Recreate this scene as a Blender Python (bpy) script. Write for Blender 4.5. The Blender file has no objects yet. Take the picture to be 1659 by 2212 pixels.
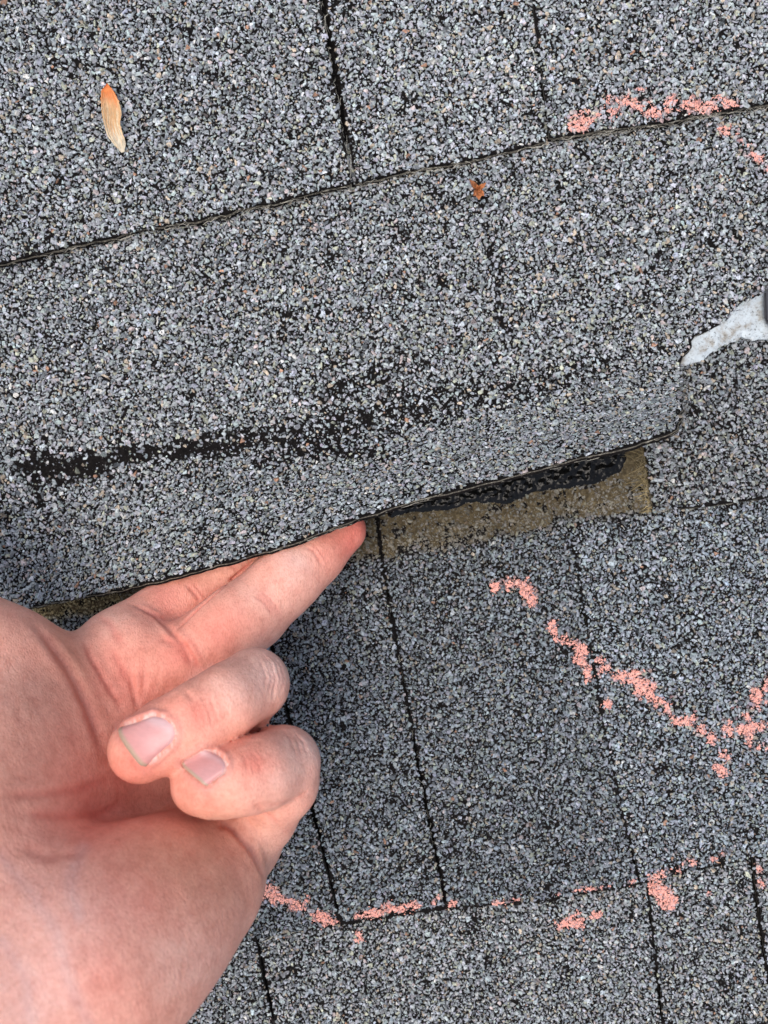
import bpy, bmesh, math, random
import numpy as np
from mathutils import Vector, Matrix, geometry
from mathutils.bvhtree import BVHTree

SC = bpy.context.scene
COL = SC.collection
random.seed(7)
RNG = np.random.default_rng(11)

# ------------------------------------------------------------------ camera, sky, sun, exposure
DIST = 0.25                      # metres from lens to the roof along the view axis
TILT = math.radians(1.0)         # phone tipped so that the upper courses are a little nearer
CAM = np.array([0.0, DIST * math.sin(TILT), DIST * math.cos(TILT)])
FWD = -CAM / np.linalg.norm(CAM)
RIGHT = np.array([1.0, 0.0, 0.0])
UP = np.cross(RIGHT, FWD)
cd = bpy.data.cameras.new('camera')
cam = bpy.data.objects.new('camera', cd)
COL.objects.link(cam)
cam.matrix_world = Matrix(((RIGHT[0], UP[0], -FWD[0], CAM[0]), (RIGHT[1], UP[1], -FWD[1], CAM[1]),
                           (RIGHT[2], UP[2], -FWD[2], CAM[2]), (0, 0, 0, 1)))
cd.sensor_fit = 'HORIZONTAL'
cd.sensor_width = 26.0
cd.lens = 26.0
cd.clip_start = 0.005
cd.clip_end = 500.0
cd.dof.use_dof = True
cd.dof.focus_distance = 0.222
cd.dof.aperture_fstop = 13.0
SC.camera = cam

world = bpy.data.worlds.new('World')
SC.world = world
world.use_nodes = True
wn = world.node_tree
wn.nodes.clear()
sky = wn.nodes.new('ShaderNodeTexSky')
sky.sky_type = 'NISHITA'
sky.sun_disc = False
sky.sun_elevation = math.radians(75)
sky.sun_rotation = math.radians(-118)
sky.air_density = 1.0
sky.dust_density = 4.0
sky.ozone_density = 1.0
bg = wn.nodes.new('ShaderNodeBackground')
bg.inputs['Strength'].default_value = 0.15
wo = wn.nodes.new('ShaderNodeOutputWorld')
hs = wn.nodes.new('ShaderNodeHueSaturation')     # thin cloud: a paler sky
hs.inputs['Saturation'].default_value = 0.7
wn.links.new(sky.outputs[0], hs.inputs['Color'])
wn.links.new(hs.outputs[0], bg.inputs[0])
wn.links.new(bg.outputs[0], wo.inputs[0])

sd = bpy.data.lights.new('sun', 'SUN')
sun = bpy.data.objects.new('sun', sd)
COL.objects.link(sun)
sd.energy = 0.8
sd.angle = math.radians(45)
sd.color = (1.0, 0.93, 0.84)
_el, _az = math.radians(75), math.radians(-118)
sdir = Vector((math.sin(_az) * math.cos(_el), math.cos(_az) * math.cos(_el), math.sin(_el)))
sun.rotation_euler = sdir.to_track_quat('Z', 'Y').to_euler()
sun.location = sdir * 3
SC.view_settings.view_transform = 'Standard'
SC.view_settings.look = 'None'
SC.view_settings.gamma = 1.0
SC.view_settings.use_curve_mapping = False
SC.view_settings.exposure = 0.6

# ------------------------------------------------------------------ measuring helpers
# (u, v) are measurements taken on a 1659 x 2212 copy of the photograph
UW, VH = 1659.0, 2212.0


def P(u, v, z):
    """world point at height z (m) on the sight line of a measured point"""
    u = np.asarray(u, float); v = np.asarray(v, float); z = np.asarray(z, float)
    a = (u - UW / 2) / UW
    b = (VH / 2 - v) / UW
    d = FWD[None] + a[..., None] * RIGHT + b[..., None] * UP if a.ndim else FWD + a * RIGHT + b * UP
    t = (z - CAM[2]) / d[..., 2]
    return CAM + t[..., None] * d


def proj(p):
    q = np.asarray(p, float) - CAM
    dep = q @ FWD
    return UW / 2 + UW * (q @ RIGHT) / dep, VH / 2 - UW * (q @ UP) / dep


def px_m(p):
    return ((np.asarray(p) - CAM) @ FWD) / UW


Z0 = 0.003
AC = math.radians(9.6)
E1 = np.array([math.cos(AC), math.sin(AC)])     # along a course
E2 = np.array([math.sin(AC), -math.cos(AC)])    # down the slope


def W2(pts):
    pts = np.asarray(pts, float)
    return P(pts[:, 0], pts[:, 1], np.full(len(pts), Z0))[:, :2]


def hash2(ix, iy, s):
    h = (ix.astype(np.int64) * 374761393 + iy.astype(np.int64) * 668265263 + s * 974711) & 0xffffffff
    h = ((h ^ (h >> 13)) * 1274126177) & 0xffffffff
    return ((h ^ (h >> 16)) & 0xffff) / 65535.0


def vnoise(x, y, s=0):
    x = np.asarray(x, float); y = np.asarray(y, float)
    ix = np.floor(x); iy = np.floor(y)
    fx = x - ix; fy = y - iy
    fx = fx * fx * (3 - 2 * fx); fy = fy * fy * (3 - 2 * fy)
    a = hash2(ix, iy, s); b = hash2(ix + 1, iy, s); c = hash2(ix, iy + 1, s); d = hash2(ix + 1, iy + 1, s)
    return (a * (1 - fx) + b * fx) * (1 - fy) + (c * (1 - fx) + d * fx) * fy


def fbm(x, y, s=0):
    return 0.55 * vnoise(x, y, s) + 0.3 * vnoise(x * 2.1, y * 2.1, s + 1) + 0.15 * vnoise(x * 4.3, y * 4.3, s + 2)


def sstep(x, a, b):
    t = np.clip((x - a) / (b - a), 0, 1)
    return t * t * (3 - 2 * t)


def inside(px, py, poly):
    poly = np.asarray(poly, float)
    r = np.zeros(px.shape, bool)
    j = len(poly) - 1
    for i in range(len(poly)):
        xi, yi = poly[i]; xj, yj = poly[j]
        if yi != yj:
            c = ((yi > py) != (yj > py)) & (px < (xj - xi) * (py - yi) / (yj - yi) + xi)
            r ^= c
        j = i
    return r


def segdist(px, py, line):
    """distance to a polyline and the running fraction along it"""
    line = np.asarray(line, float)
    best = np.full(px.shape, 1e9); at = np.zeros(px.shape)
    n = len(line) - 1
    for i in range(n):
        a, b = line[i], line[i + 1]
        d = b - a
        t = np.clip(((px - a[0]) * d[0] + (py - a[1]) * d[1]) / max(d @ d, 1e-12), 0, 1)
        q = np.hypot(px - a[0] - t * d[0], py - a[1] - t * d[1])
        m = q < best
        best = np.where(m, q, best); at = np.where(m, (i + t) / n, at)
    return best, at


def resample(line, step, closed=False):
    line = np.asarray(line, float)
    if closed:
        line = np.vstack([line, line[:1]])
    out = []
    for i in range(len(line) - 1):
        n = max(1, int(np.hypot(*(line[i + 1] - line[i])) / step))
        for k in range(n):
            out.append(line[i] + (line[i + 1] - line[i]) * k / n)
    if not closed:
        out.append(line[-1])
    return np.array(out)


# ------------------------------------------------------------------ object helpers
def link(o, parent=None):
    COL.objects.link(o)
    if parent is not None:
        o.parent = parent
    return o


def tag(o, label=None, cat=None, group=None, kind=None):
    for k, v in (('label', label), ('category', cat), ('group', group), ('kind', kind)):
        if v:
            o[k] = v
    return o


def raw_mesh(name, verts, faces, nper, mats, colors=None, matidx=None, smooth=False):
    """faces: flat index array, nper vertices per face"""
    me = bpy.data.meshes.new(name)
    verts = np.asarray(verts, np.float32)
    faces = np.asarray(faces, np.int32).ravel()
    nf = len(faces) // nper
    me.vertices.add(len(verts)); me.vertices.foreach_set('co', verts.ravel())
    me.loops.add(len(faces)); me.loops.foreach_set('vertex_index', faces)
    me.polygons.add(nf)
    me.polygons.foreach_set('loop_start', np.arange(nf, dtype=np.int32) * nper)
    me.polygons.foreach_set('use_smooth', np.full(nf, smooth, bool))
    if matidx is not None:
        me.polygons.foreach_set('material_index', np.asarray(matidx, np.int32))
    if colors is not None:
        at = me.attributes.new('col', 'FLOAT_COLOR', 'POINT')
        c = np.ones((len(verts), 4), np.float32); c[:, :3] = colors
        at.data.foreach_set('color', c.ravel())
    for m in (mats if isinstance(mats, (list, tuple)) else [mats]):
        me.materials.append(m)
    me.update(calc_edges=True)
    return me


def obj(name, me, parent=None):
    return link(bpy.data.objects.new(name, me), parent)


# ------------------------------------------------------------------ materials
def mat(name):
    m = bpy.data.materials.new(name)
    m.use_nodes = True
    nt = m.node_tree
    b = nt.nodes['Principled BSDF']
    return m, nt, b


def noise(nt, scale, detail=3, rough=0.6):
    tc = nt.nodes.new('ShaderNodeTexCoord')
    n = nt.nodes.new('ShaderNodeTexNoise')
    n.inputs['Scale'].default_value = scale
    n.inputs['Detail'].default_value = detail
    n.inputs['Roughness'].default_value = rough
    nt.links.new(tc.outputs['Object'], n.inputs['Vector'])
    return n


def ramp(nt, src, stops):
    r = nt.nodes.new('ShaderNodeValToRGB')
    e = r.color_ramp.elements
    while len(e) < len(stops):
        e.new(0.5)
    for k, (p, c) in enumerate(stops):
        e[k].position = p
        e[k].color = (*c, 1)
    nt.links.new(src, r.inputs[0])
    return r


def mixc(nt, a, b, fac, mode='MULTIPLY'):
    n = nt.nodes.new('ShaderNodeMix')
    n.data_type = 'RGBA'
    n.blend_type = mode
    for s, v in ((n.inputs[6], a), (n.inputs[7], b), (n.inputs[0], fac)):
        if hasattr(v, 'is_output'):
            nt.links.new(v, s)
        elif isinstance(v, tuple):
            s.default_value = (*v, 1)
        else:
            s.default_value = v
    return n.outputs[2]


def bump(nt, b, src, strength, dist):
    n = nt.nodes.new('ShaderNodeBump')
    n.inputs['Strength'].default_value = strength
    n.inputs['Distance'].default_value = dist
    nt.links.new(src, n.inputs['Height'])
    nt.links.new(n.outputs[0], b.inputs['Normal'])
    return n


def attr(nt):
    a = nt.nodes.new('ShaderNodeAttribute')
    a.attribute_name = 'col'
    return a.outputs['Color']


M = {}
# stone granules: own colour per granule, mottled
m, nt, b = mat('granule_stone')
n1 = noise(nt, 1500, 2)
r1 = ramp(nt, n1.outputs[0], [(0.36, (0.42, 0.42, 0.44)), (0.5, (0.92, 0.92, 0.92)), (0.7, (1.15, 1.15, 1.15))])
nt.links.new(mixc(nt, attr(nt), r1.outputs[0], 1.0), b.inputs['Base Color'])
b.inputs['Roughness'].default_value = 0.62
b.inputs['Specular IOR Level'].default_value = 0.35
M['granule'] = m
# bare asphalt
m, nt, b = mat('asphalt_coating')
n1 = noise(nt, 900, 4, 0.7)
r1 = ramp(nt, n1.outputs[0], [(0.3, (0.004, 0.0035, 0.0035)), (0.6, (0.010, 0.0085, 0.008)), (0.66, (0.03, 0.028, 0.027)), (0.74, (0.09, 0.085, 0.083))])
nt.links.new(r1.outputs[0], b.inputs['Base Color'])
b.inputs['Roughness'].default_value = 0.85
b.inputs['Specular IOR Level'].default_value = 0.06
bump(nt, b, n1.outputs[0], 0.7, 0.0005)
M['asphalt'] = m
# fibreglass mat that shows at the cut edges
m, nt, b = mat('fibreglass_mat')
n1 = noise(nt, 1400, 3, 0.7)
r1 = ramp(nt, n1.outputs[0], [(0.35, (0.03, 0.026, 0.02)), (0.55, (0.10, 0.088, 0.066)), (0.75, (0.24, 0.215, 0.17))])
nt.links.new(r1.outputs[0], b.inputs['Base Color'])
b.inputs['Roughness'].default_value = 0.85
bump(nt, b, n1.outputs[0], 0.8, 0.0004)
M['matting'] = m
# loose fibres
m, nt, b = mat('glass_fibre')
nt.links.new(attr(nt), b.inputs['Base Color'])
b.inputs['Roughness'].default_value = 0.5
M['fibre'] = m
# roof beyond the modelled shingles
m, nt, b = mat('roof_granules_far')
tc = nt.nodes.new('ShaderNodeTexCoord')
vo = nt.nodes.new('ShaderNodeTexVoronoi'); vo.inputs['Scale'].default_value = 700
nt.links.new(tc.outputs['Object'], vo.inputs['Vector'])
r1 = ramp(nt, vo.outputs['Color'], [(0.0, (0.05, 0.05, 0.055)), (0.4, (0.2, 0.22, 0.24)), (1.0, (0.4, 0.42, 0.45))])
r2 = ramp(nt, vo.outputs['Distance'], [(0.35, (1, 1, 1)), (0.6, (0.06, 0.06, 0.06))])
nt.links.new(mixc(nt, r1.outputs[0], r2.outputs[0], 1.0), b.inputs['Base Color'])
b.inputs['Roughness'].default_value = 0.8
bp = bump(nt, b, vo.outputs['Distance'], 1.0, 0.0006); bp.invert = True
M['roof'] = m
# tar of the sealant strip
m, nt, b = mat('sealant_tar')
n1 = noise(nt, 330, 2, 0.5)
b.inputs['Base Color'].default_value = (0.004, 0.004, 0.004, 1)
b.inputs['Roughness'].default_value = 0.12
b.inputs['Specular IOR Level'].default_value = 0.17
bump(nt, b, n1.outputs[0], 0.6, 0.0012)
M['tar'] = m
# pink chalk
m, nt, b = mat('pink_chalk')
n1 = noise(nt, 900, 4, 0.7)
r1 = ramp(nt, n1.outputs[0], [(0.3, (0.78, 0.33, 0.26)), (0.5, (0.88, 0.43, 0.35)), (0.75, (0.92, 0.54, 0.46))])
nt.links.new(r1.outputs[0], b.inputs['Base Color'])
b.inputs['Roughness'].default_value = 0.95
b.inputs['Specular IOR Level'].default_value = 0.1
bump(nt, b, n1.outputs[0], 0.5, 0.0004)
M['chalk'] = m
# skin
m, nt, b = mat('skin')
n1 = noise(nt, 260, 4, 0.6)
r1 = ramp(nt, n1.outputs[0], [(0.3, (0.90, 0.84, 0.82)), (0.5, (1, 1, 1)), (0.7, (1.06, 1.1, 1.1))])
tcs = nt.nodes.new('ShaderNodeTexCoord')
ns = nt.nodes.new('ShaderNodeTexNoise'); ns.inputs['Scale'].default_value = 160; ns.inputs['Detail'].default_value = 2
nt.links.new(tcs.outputs['Object'], ns.inputs['Vector'])
wr = nt.nodes.new('ShaderNodeMix'); wr.data_type = 'RGBA'; wr.blend_type = 'ADD'; wr.inputs[0].default_value = .006
nt.links.new(tcs.outputs['Object'], wr.inputs[6]); nt.links.new(ns.outputs['Color'], wr.inputs[7])
ms = nt.nodes.new('ShaderNodeMapping'); ms.inputs['Rotation'].default_value = (0, 0, math.radians(-38)); ms.inputs['Scale'].default_value = (1.0, .25, .6)
nt.links.new(wr.outputs[2], ms.inputs['Vector'])
vs = nt.nodes.new('ShaderNodeTexVoronoi'); vs.feature = 'DISTANCE_TO_EDGE'; vs.inputs['Scale'].default_value = 430
nt.links.new(ms.outputs[0], vs.inputs['Vector'])
lines = ramp(nt, vs.outputs['Distance'], [(0.0, (0.86, 0.78, 0.77)), (0.05, (0.96, 0.93, 0.92)), (0.12, (1, 1, 1))])
pn = noise(nt, 1300, 2)
pr = ramp(nt, pn.outputs[0], [(0.34, (0.90, 0.84, 0.83)), (0.5, (1, 1, 1)), (0.7, (1.05, 1.06, 1.06))])
sk = mixc(nt, mixc(nt, mixc(nt, attr(nt), r1.outputs[0], 0.9), lines.outputs[0], 0.22), pr.outputs[0], 0.8)
nt.links.new(sk, b.inputs['Base Color'])
b.inputs['Roughness'].default_value = 0.48
b.inputs['Specular IOR Level'].default_value = 0.35
b.inputs['Subsurface Weight'].default_value = 0.15
b.inputs['Subsurface Radius'].default_value = (1.0, 0.35, 0.2)
b.inputs['Subsurface Scale'].default_value = 0.0016
tc = nt.nodes.new('ShaderNodeTexCoord')
mp = nt.nodes.new('ShaderNodeMapping')
mp.inputs['Rotation'].default_value = (0, 0, math.radians(42))
mp.inputs['Scale'].default_value = (1.0, 0.45, 1.0)
nt.links.new(tc.outputs['Object'], mp.inputs['Vector'])
vo = nt.nodes.new('ShaderNodeTexVoronoi'); vo.inputs['Scale'].default_value = 1500
vo.feature = 'DISTANCE_TO_EDGE'
nt.links.new(mp.outputs[0], vo.inputs['Vector'])
n2 = nt.nodes.new('ShaderNodeTexNoise'); n2.inputs['Scale'].default_value = 700; n2.inputs['Detail'].default_value = 4
nt.links.new(mp.outputs[0], n2.inputs['Vector'])
ad = nt.nodes.new('ShaderNodeMath'); ad.operation = 'MULTIPLY_ADD'
nt.links.new(n2.outputs[0], ad.inputs[0]); ad.inputs[1].default_value = 1.2
nt.links.new(vo.outputs['Distance'], ad.inputs[2])
a2 = nt.nodes.new('ShaderNodeMath'); a2.operation = 'MULTIPLY_ADD'
l2 = nt.nodes.new('ShaderNodeMath'); l2.operation = 'MINIMUM'; l2.inputs[1].default_value = .10
nt.links.new(vs.outputs['Distance'], l2.inputs[0])
nt.links.new(l2.outputs[0], a2.inputs[0]); a2.inputs[1].default_value = 2.0
nt.links.new(ad.outputs[0], a2.inputs[2])
bump(nt, b, a2.outputs[0], 0.45, 0.0003)
M['skin'] = m
# nail
m, nt, b = mat('nail')
nt.links.new(attr(nt), b.inputs['Base Color'])
b.inputs['Roughness'].default_value = 0.4
b.inputs['Specular IOR Level'].default_value = 0.5
b.inputs['Subsurface Weight'].default_value = 0.15
b.inputs['Subsurface Radius'].default_value = (1.0, 0.4, 0.3)
b.inputs['Subsurface Scale'].default_value = 0.001
n1 = noise(nt, 500, 2)
bump(nt, b, n1.outputs[0], 0.12, 0.0003)
M['nail'] = m
# dry seed wing and husk
for nm, rough in (('seed_wing', 0.55), ('dry_husk', 0.6)):
    m, nt, b = mat(nm)
    n1 = noise(nt, 600, 3)
    r1 = ramp(nt, n1.outputs[0], [(0.3, (0.72, 0.7, 0.66)), (0.6, (1.05, 1.05, 1.05))])
    nt.links.new(mixc(nt, attr(nt), r1.outputs[0], 1.0), b.inputs['Base Color'])
    b.inputs['Roughness'].default_value = rough
    M[nm] = m
# stained metal of the tool
m, nt, b = mat('stained_metal')
n1 = noise(nt, 260, 6, 0.7)
n2 = noise(nt, 1300, 3, 0.7)
r1 = ramp(nt, n1.outputs[0], [(0.30, (0.16, 0.14, 0.10)), (0.40, (0.30, 0.29, 0.26)), (0.50, (0.42, 0.46, 0.475)), (0.75, (0.54, 0.61, 0.635))])
r2 = ramp(nt, n2.outputs[0], [(0.32, (0.10, 0.085, 0.06)), (0.44, (1, 1, 1))])
nt.links.new(mixc(nt, r1.outputs[0], r2.outputs[0], 0.8), b.inputs['Base Color'])
b.inputs['Roughness'].default_value = 0.55
b.inputs['Metallic'].default_value = 0.15
bump(nt, b, n2.outputs[0], 0.4, 0.0003)
M['metal'] = m
m, nt, b = mat('dark_handle')
n1 = noise(nt, 500, 3)
r1 = ramp(nt, n1.outputs[0], [(0.3, (0.012, 0.013, 0.017)), (0.7, (0.03, 0.032, 0.04))])
nt.links.new(r1.outputs[0], b.inputs['Base Color'])
b.inputs['Roughness'].default_value = 0.5
M['handle'] = m

# ------------------------------------------------------------------ the roof and its shingles
TH = 0.0032
roof = bpy.data.objects.new('roof', None)
link(roof)
tag(roof, kind='structure')
S = 2.2
dk = raw_mesh('roof_deck', [(-S, -S, -.03), (S, -S, -.03), (S, S, -.03), (-S, S, -.03),
                            (-S, -S, -.0012), (S, -S, -.0012), (S, S, -.0012), (-S, S, -.0012)],
              [(3, 2, 1, 0), (4, 5, 6, 7), (0, 1, 5, 4), (1, 2, 6, 5), (2, 3, 7, 6), (3, 0, 4, 7)], 4, M['roof'])
tag(obj('roof_deck', dk, roof), kind='structure')

ul = raw_mesh('underlay', [(-.26, -.3, -.0008), (.26, -.3, -.0008), (.26, .3, -.0008), (-.26, .3, -.0008)], [(0, 1, 2, 3)], 4, M['asphalt'])
tag(obj('underlay', ul, roof), kind='structure')

L_, R_, T_, B_ = -320, 1980, -330, 2560
# course edges (photo measurements)
eA = [(L_, 645), (0, 570), (250, 515), (500, 462), (758, 400)]
eB_flat = [(L_, 1372), (0, 1327), (82, 1313), (200, 1300), (400, 1280), (600, 1238), (800, 1192), (1200, 1117), (1500, 1062)]
eB_cut = eB_flat[:-1] + [(1372, 1086), (1384, 1078), (1390, 1060), (1402, 1040), (1405, 1012), (1419, 985)]
eB_flat_ = eB_flat
SHINGLES = {
    'A0': dict(course='A', poly=eA + [(690, 0), (640, T_), (L_, T_)]),
    'A1': dict(course='A', dz=-0.0014, poly=[(770, 394), (880, 369), (1000, 346), (1182, 304), (1151, 0), (1116.5, T_), (656, T_), (706, 0)]),
    'A2': dict(course='A', dz=-0.0002, poly=[(1184, 302), (1430, 267), (1659, 224), (R_, 160), (R_, T_), (1117, T_), (1151, 0)]),
    'B': dict(course='B', poly=eB_cut + [(1422, 950), (1438, 915), (1438, 880), (1451, 850), (1449, 820), (1459, 793), (1468, 770), (1480, 758), (1488, 750), (1489, 738), (1499, 725), (1524, 716), (1561, 700), (1609, 665), (1660, 643), (1760, 600), (R_, 520),
                                          (R_, 60), (1659, 125), (1180, 205), (758, 300), (300, 400), (L_, 520)]),
    'BR': dict(course='B', dz=-0.0012, poly=[(1409, 1105), (1530, 1090), (1659, 1071), (R_, 1020), (R_, 480), (1480, 640), (1370, 700), (1394, 975)]),
    'CL': dict(course='C', poly=[(L_, 2150), (200, 2082), (500, 2034), (734, 1990), (580, 1390), (517, 1140), (490, 1040), (L_, 1240)]),
    'C1': dict(course='C', poly=[(741, 1988), (850, 1970), (960, 1953), (902, 1660), (824, 1225), (790, 960), (500, 1030), (523, 1140), (586, 1390)]),
    'C2': dict(course='C', dz=-0.0004, poly=[(968, 1957), (1150, 1943), (1378, 1905), (1352, 1795), (1298, 1540), (1238, 1180), (1190, 830), (797, 930), (830, 1225), (908, 1660)]),
    'C3': dict(course='C', dz=-0.0004, poly=[(1382, 1905), (1410, 1896), (1480, 1876), (1622, 1850), (R_, 1795), (R_, 700), (1190.5, 820), (1238.5, 1180), (1299.5, 1540), (1355, 1795)]),
    'DL': dict(course='D', poly=[(L_, B_ + 60), (640, B_), (587, 2211), (550, 2040), (535, 1950), (L_, 2060)]),
    'D1': dict(course='D', poly=[(650, B_), (1500, B_ - 120), (1429, 2211), (1398, 1905), (1390, 1830), (545, 1930), (557, 2037), (594, 2211)]),
    'D2': dict(course='D', dz=-0.0004, poly=[(1508, B_ - 120), (1745, B_ - 160), (1677, 2211), (1650, 2060), (1626, 1860), (1618, 1780), (1396, 1820), (1403.5, 1905), (1435, 2211)]),
    'D3': dict(course='D', poly=[(1752, B_ - 160), (R_ + 100, B_ - 200), (R_ + 60, 1740), (1625, 1780), (1632, 1860), (1656, 2060), (1683, 2211)]),
}
TOPQ = {}
for c, top, bot in (('A', [(700, -330), (1100, -400)], [(500, 462), (1400, 270)]),
                    ('B', [(500, 462), (1400, 270)], [(400, 1270), (1200, 1137)]),
                    ('C', [(400, 1270), (1200, 1137)], [(735, 1990), (1378, 1905)]),
                    ('D', [(735, 1990), (1378, 1905)], [(650, 2700), (1500, 2580)])):
    TOPQ[c] = ((W2(top) @ E2).mean(), (W2(bot) @ E2).mean())


def flat_z(course, xy, dz):
    a, b = TOPQ[course]
    f = np.clip((xy @ E2 - a) / (b - a), -0.1, 1.15)
    return 0.0010 + 0.0035 * np.maximum(f, 0) + dz + 0.00025 * (vnoise(xy[:, 0] * 30, xy[:, 1] * 30, 5) - .5)


# --- the bend of the lifted shingle, solved so that it is lifted as far as the fingers hold it
_u = np.linspace(-180, 1530, 84)
_ve = np.interp(_u, [p[0] for p in eB_flat], [p[1] for p in eB_flat])
_vb = np.interp(_u, [-180, 60, 200, 400, 650, 800, 1150, 1480, 1530], [1230, 1190, 1030, 860, 800, 780, 700, 640, 630])
_vt = np.interp(_u, [-180, 0, 60, 87, 200, 274, 350, 600, 790, 900, 1000, 1170, 1400, 1490, 1530],
                [1356, 1327, 1315, 1306, 1284, 1270, 1250, 1184, 1112, 1079, 1053, 1010, 951, 917, 904])
_be = W2(np.stack([_u, _ve], 1))
_bp = _be @ E1
_qe = _be @ E2
# bend start in the same down-slope column
_cand = W2(np.stack([_u, _vb], 1))
_qb = np.interp(_bp, _cand @ E1, _cand @ E2)
_Lf = _qe - _qb
NS = 60
_sn = np.linspace(0, 1.08, NS)


def bend_curve(theta, L, frac=0.75):
    s = _sn * L
    ang = theta[:, None] * sstep(_sn[None] / frac, 0, 1)
    ds = (s[:, 1] - s[:, 0])[:, None] if s.ndim == 2 else 0
    c = np.cumsum(np.cos(ang), 1) - np.cos(ang[:, :1]) * .5 - np.cos(ang) * .5
    z = np.cumsum(np.sin(ang), 1) - np.sin(ang[:, :1]) * .5 - np.sin(ang) * .5
    return c * ds, z * ds


_sL = _sn[None] * _Lf[:, None]


def curves(theta):
    ang = theta[:, None] * sstep(_sn[None], 0, 0.75)
    ds = (_sL[:, 1] - _sL[:, 0])[:, None]
    c = (np.cumsum(np.cos(ang), 1) - .5 * np.cos(ang[:, :1]) - .5 * np.cos(ang)) * ds
    z = (np.cumsum(np.sin(ang), 1) - .5 * np.sin(ang[:, :1]) - .5 * np.sin(ang)) * ds
    return c, z


lo = np.zeros(len(_u)); hi = np.full(len(_u), 1.45)
for _ in range(40):
    mid = (lo + hi) / 2
    c, z = curves(mid)
    ce = np.array([np.interp(1.0, _sn, c[i]) for i in range(len(_u))])
    ze = np.array([np.interp(1.0, _sn, z[i]) for i in range(len(_u))])
    xy = _bp[:, None] * E1 + (_qb + ce)[:, None] * E2
    uu, vv = proj(np.column_stack([xy, ze + 0.0042]))
    tgt = np.interp(uu, _u, _vt)
    up = vv > tgt
    lo = np.where(up, mid, lo); hi = np.where(up, hi, mid)
_th = (lo + hi) / 2
k = np.array([1, 2, 3, 2, 1]) / 9
_th = np.convolve(np.pad(_th, 2, mode='edge'), k, mode='valid')
_tc, _tz = curves(_th)
print('flap lift mm', np.round([np.interp(x, _u, [np.interp(1.0, _sn, _tz[i]) * 1000 for i in range(len(_u))]) for x in (100, 300, 500, 640, 790, 1000, 1300, 1480)], 1))
print('flap theta deg', np.round(np.degrees(np.interp((100, 300, 500, 640, 790, 1000, 1300, 1480), _u, _th)), 0))


def bend(xy):
    """flat roof xy -> (xy on the bent shingle, extra z)"""
    p = xy @ E1; q = xy @ E2
    pc = np.clip(p, _bp[0], _bp[-1])
    qb = np.interp(pc, _bp, _qb); L = np.interp(pc, _bp, _Lf)
    s = np.clip((q - qb) / L, 0, 1.079)
    fi = np.interp(pc, _bp, np.arange(len(_bp)))
    i0 = np.clip(fi.astype(int), 0, len(_bp) - 2); fr = fi - i0
    sj = s / (_sn[1] - _sn[0]); j0 = np.clip(sj.astype(int), 0, NS - 2); fj = sj - j0

    def bil(T):
        a = T[i0, j0] * (1 - fj) + T[i0, j0 + 1] * fj
        b = T[i0 + 1, j0] * (1 - fj) + T[i0 + 1, j0 + 1] * fj
        return a * (1 - fr) + b * fr
    qn = np.where(q > qb, qb + bil(_tc), q)
    zz = np.where(q > qb, bil(_tz), 0)
    return p[:, None] * E1 + qn[:, None] * E2, zz


def surf(key, xy, off=0.0):
    sh = SHINGLES[key]
    z = flat_z(sh['course'], xy, sh.get('dz', 0))
    if key != 'B':
        return np.column_stack([xy, z + off])
    b, zz = bend(xy)
    base = np.column_stack([b, z + zz])
    if isinstance(off, float) and off == 0.0:
        return base
    return base + surf_n(key, xy) * (np.asarray(off)[..., None] if np.ndim(off) else off)


def surf_n(key, xy):
    if key != 'B':
        n = np.zeros((len(xy), 3)); n[:, 2] = 1
        return n
    h = 0.0008
    a = surf(key, xy + [h, 0]) - surf(key, xy - [h, 0])
    b = surf(key, xy + [0, h]) - surf(key, xy - [0, h])
    n = np.cross(a, b)
    return n / np.linalg.norm(n, axis=1)[:, None]


for key, sh in SHINGLES.items():
    sh['w'] = W2(np.array(sh['poly'], float))

# --- where granules are worn off, and where dirt and chalk lie (photo measurements)
WEAR = [(66, 1012), (150, 1008), (250, 990), (430, 966), (600, 945), (800, 905), (950, 868), (1150, 838), (1330, 778)]
WEAR_W = [34, 29, 20, 19, 30, 40, 36, 28, 16]
WEAR2 = [(700, 860), (800, 812), (850, 795)]
WEAR3 = [(560, 1000), (700, 975), (830, 985)]
SEAM_B = [(1030, 385), (1058, 540), (1078, 660), (1095, 760)]
SEAM_BS = [(62, 930), (80, 1045), (86, 1090)]
DIRT_LOW = [(60, 1350), (200, 1330), (820, 1212), (980, 1193), (1160, 1160), (1230, 1140), (1400, 1122)]


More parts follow.
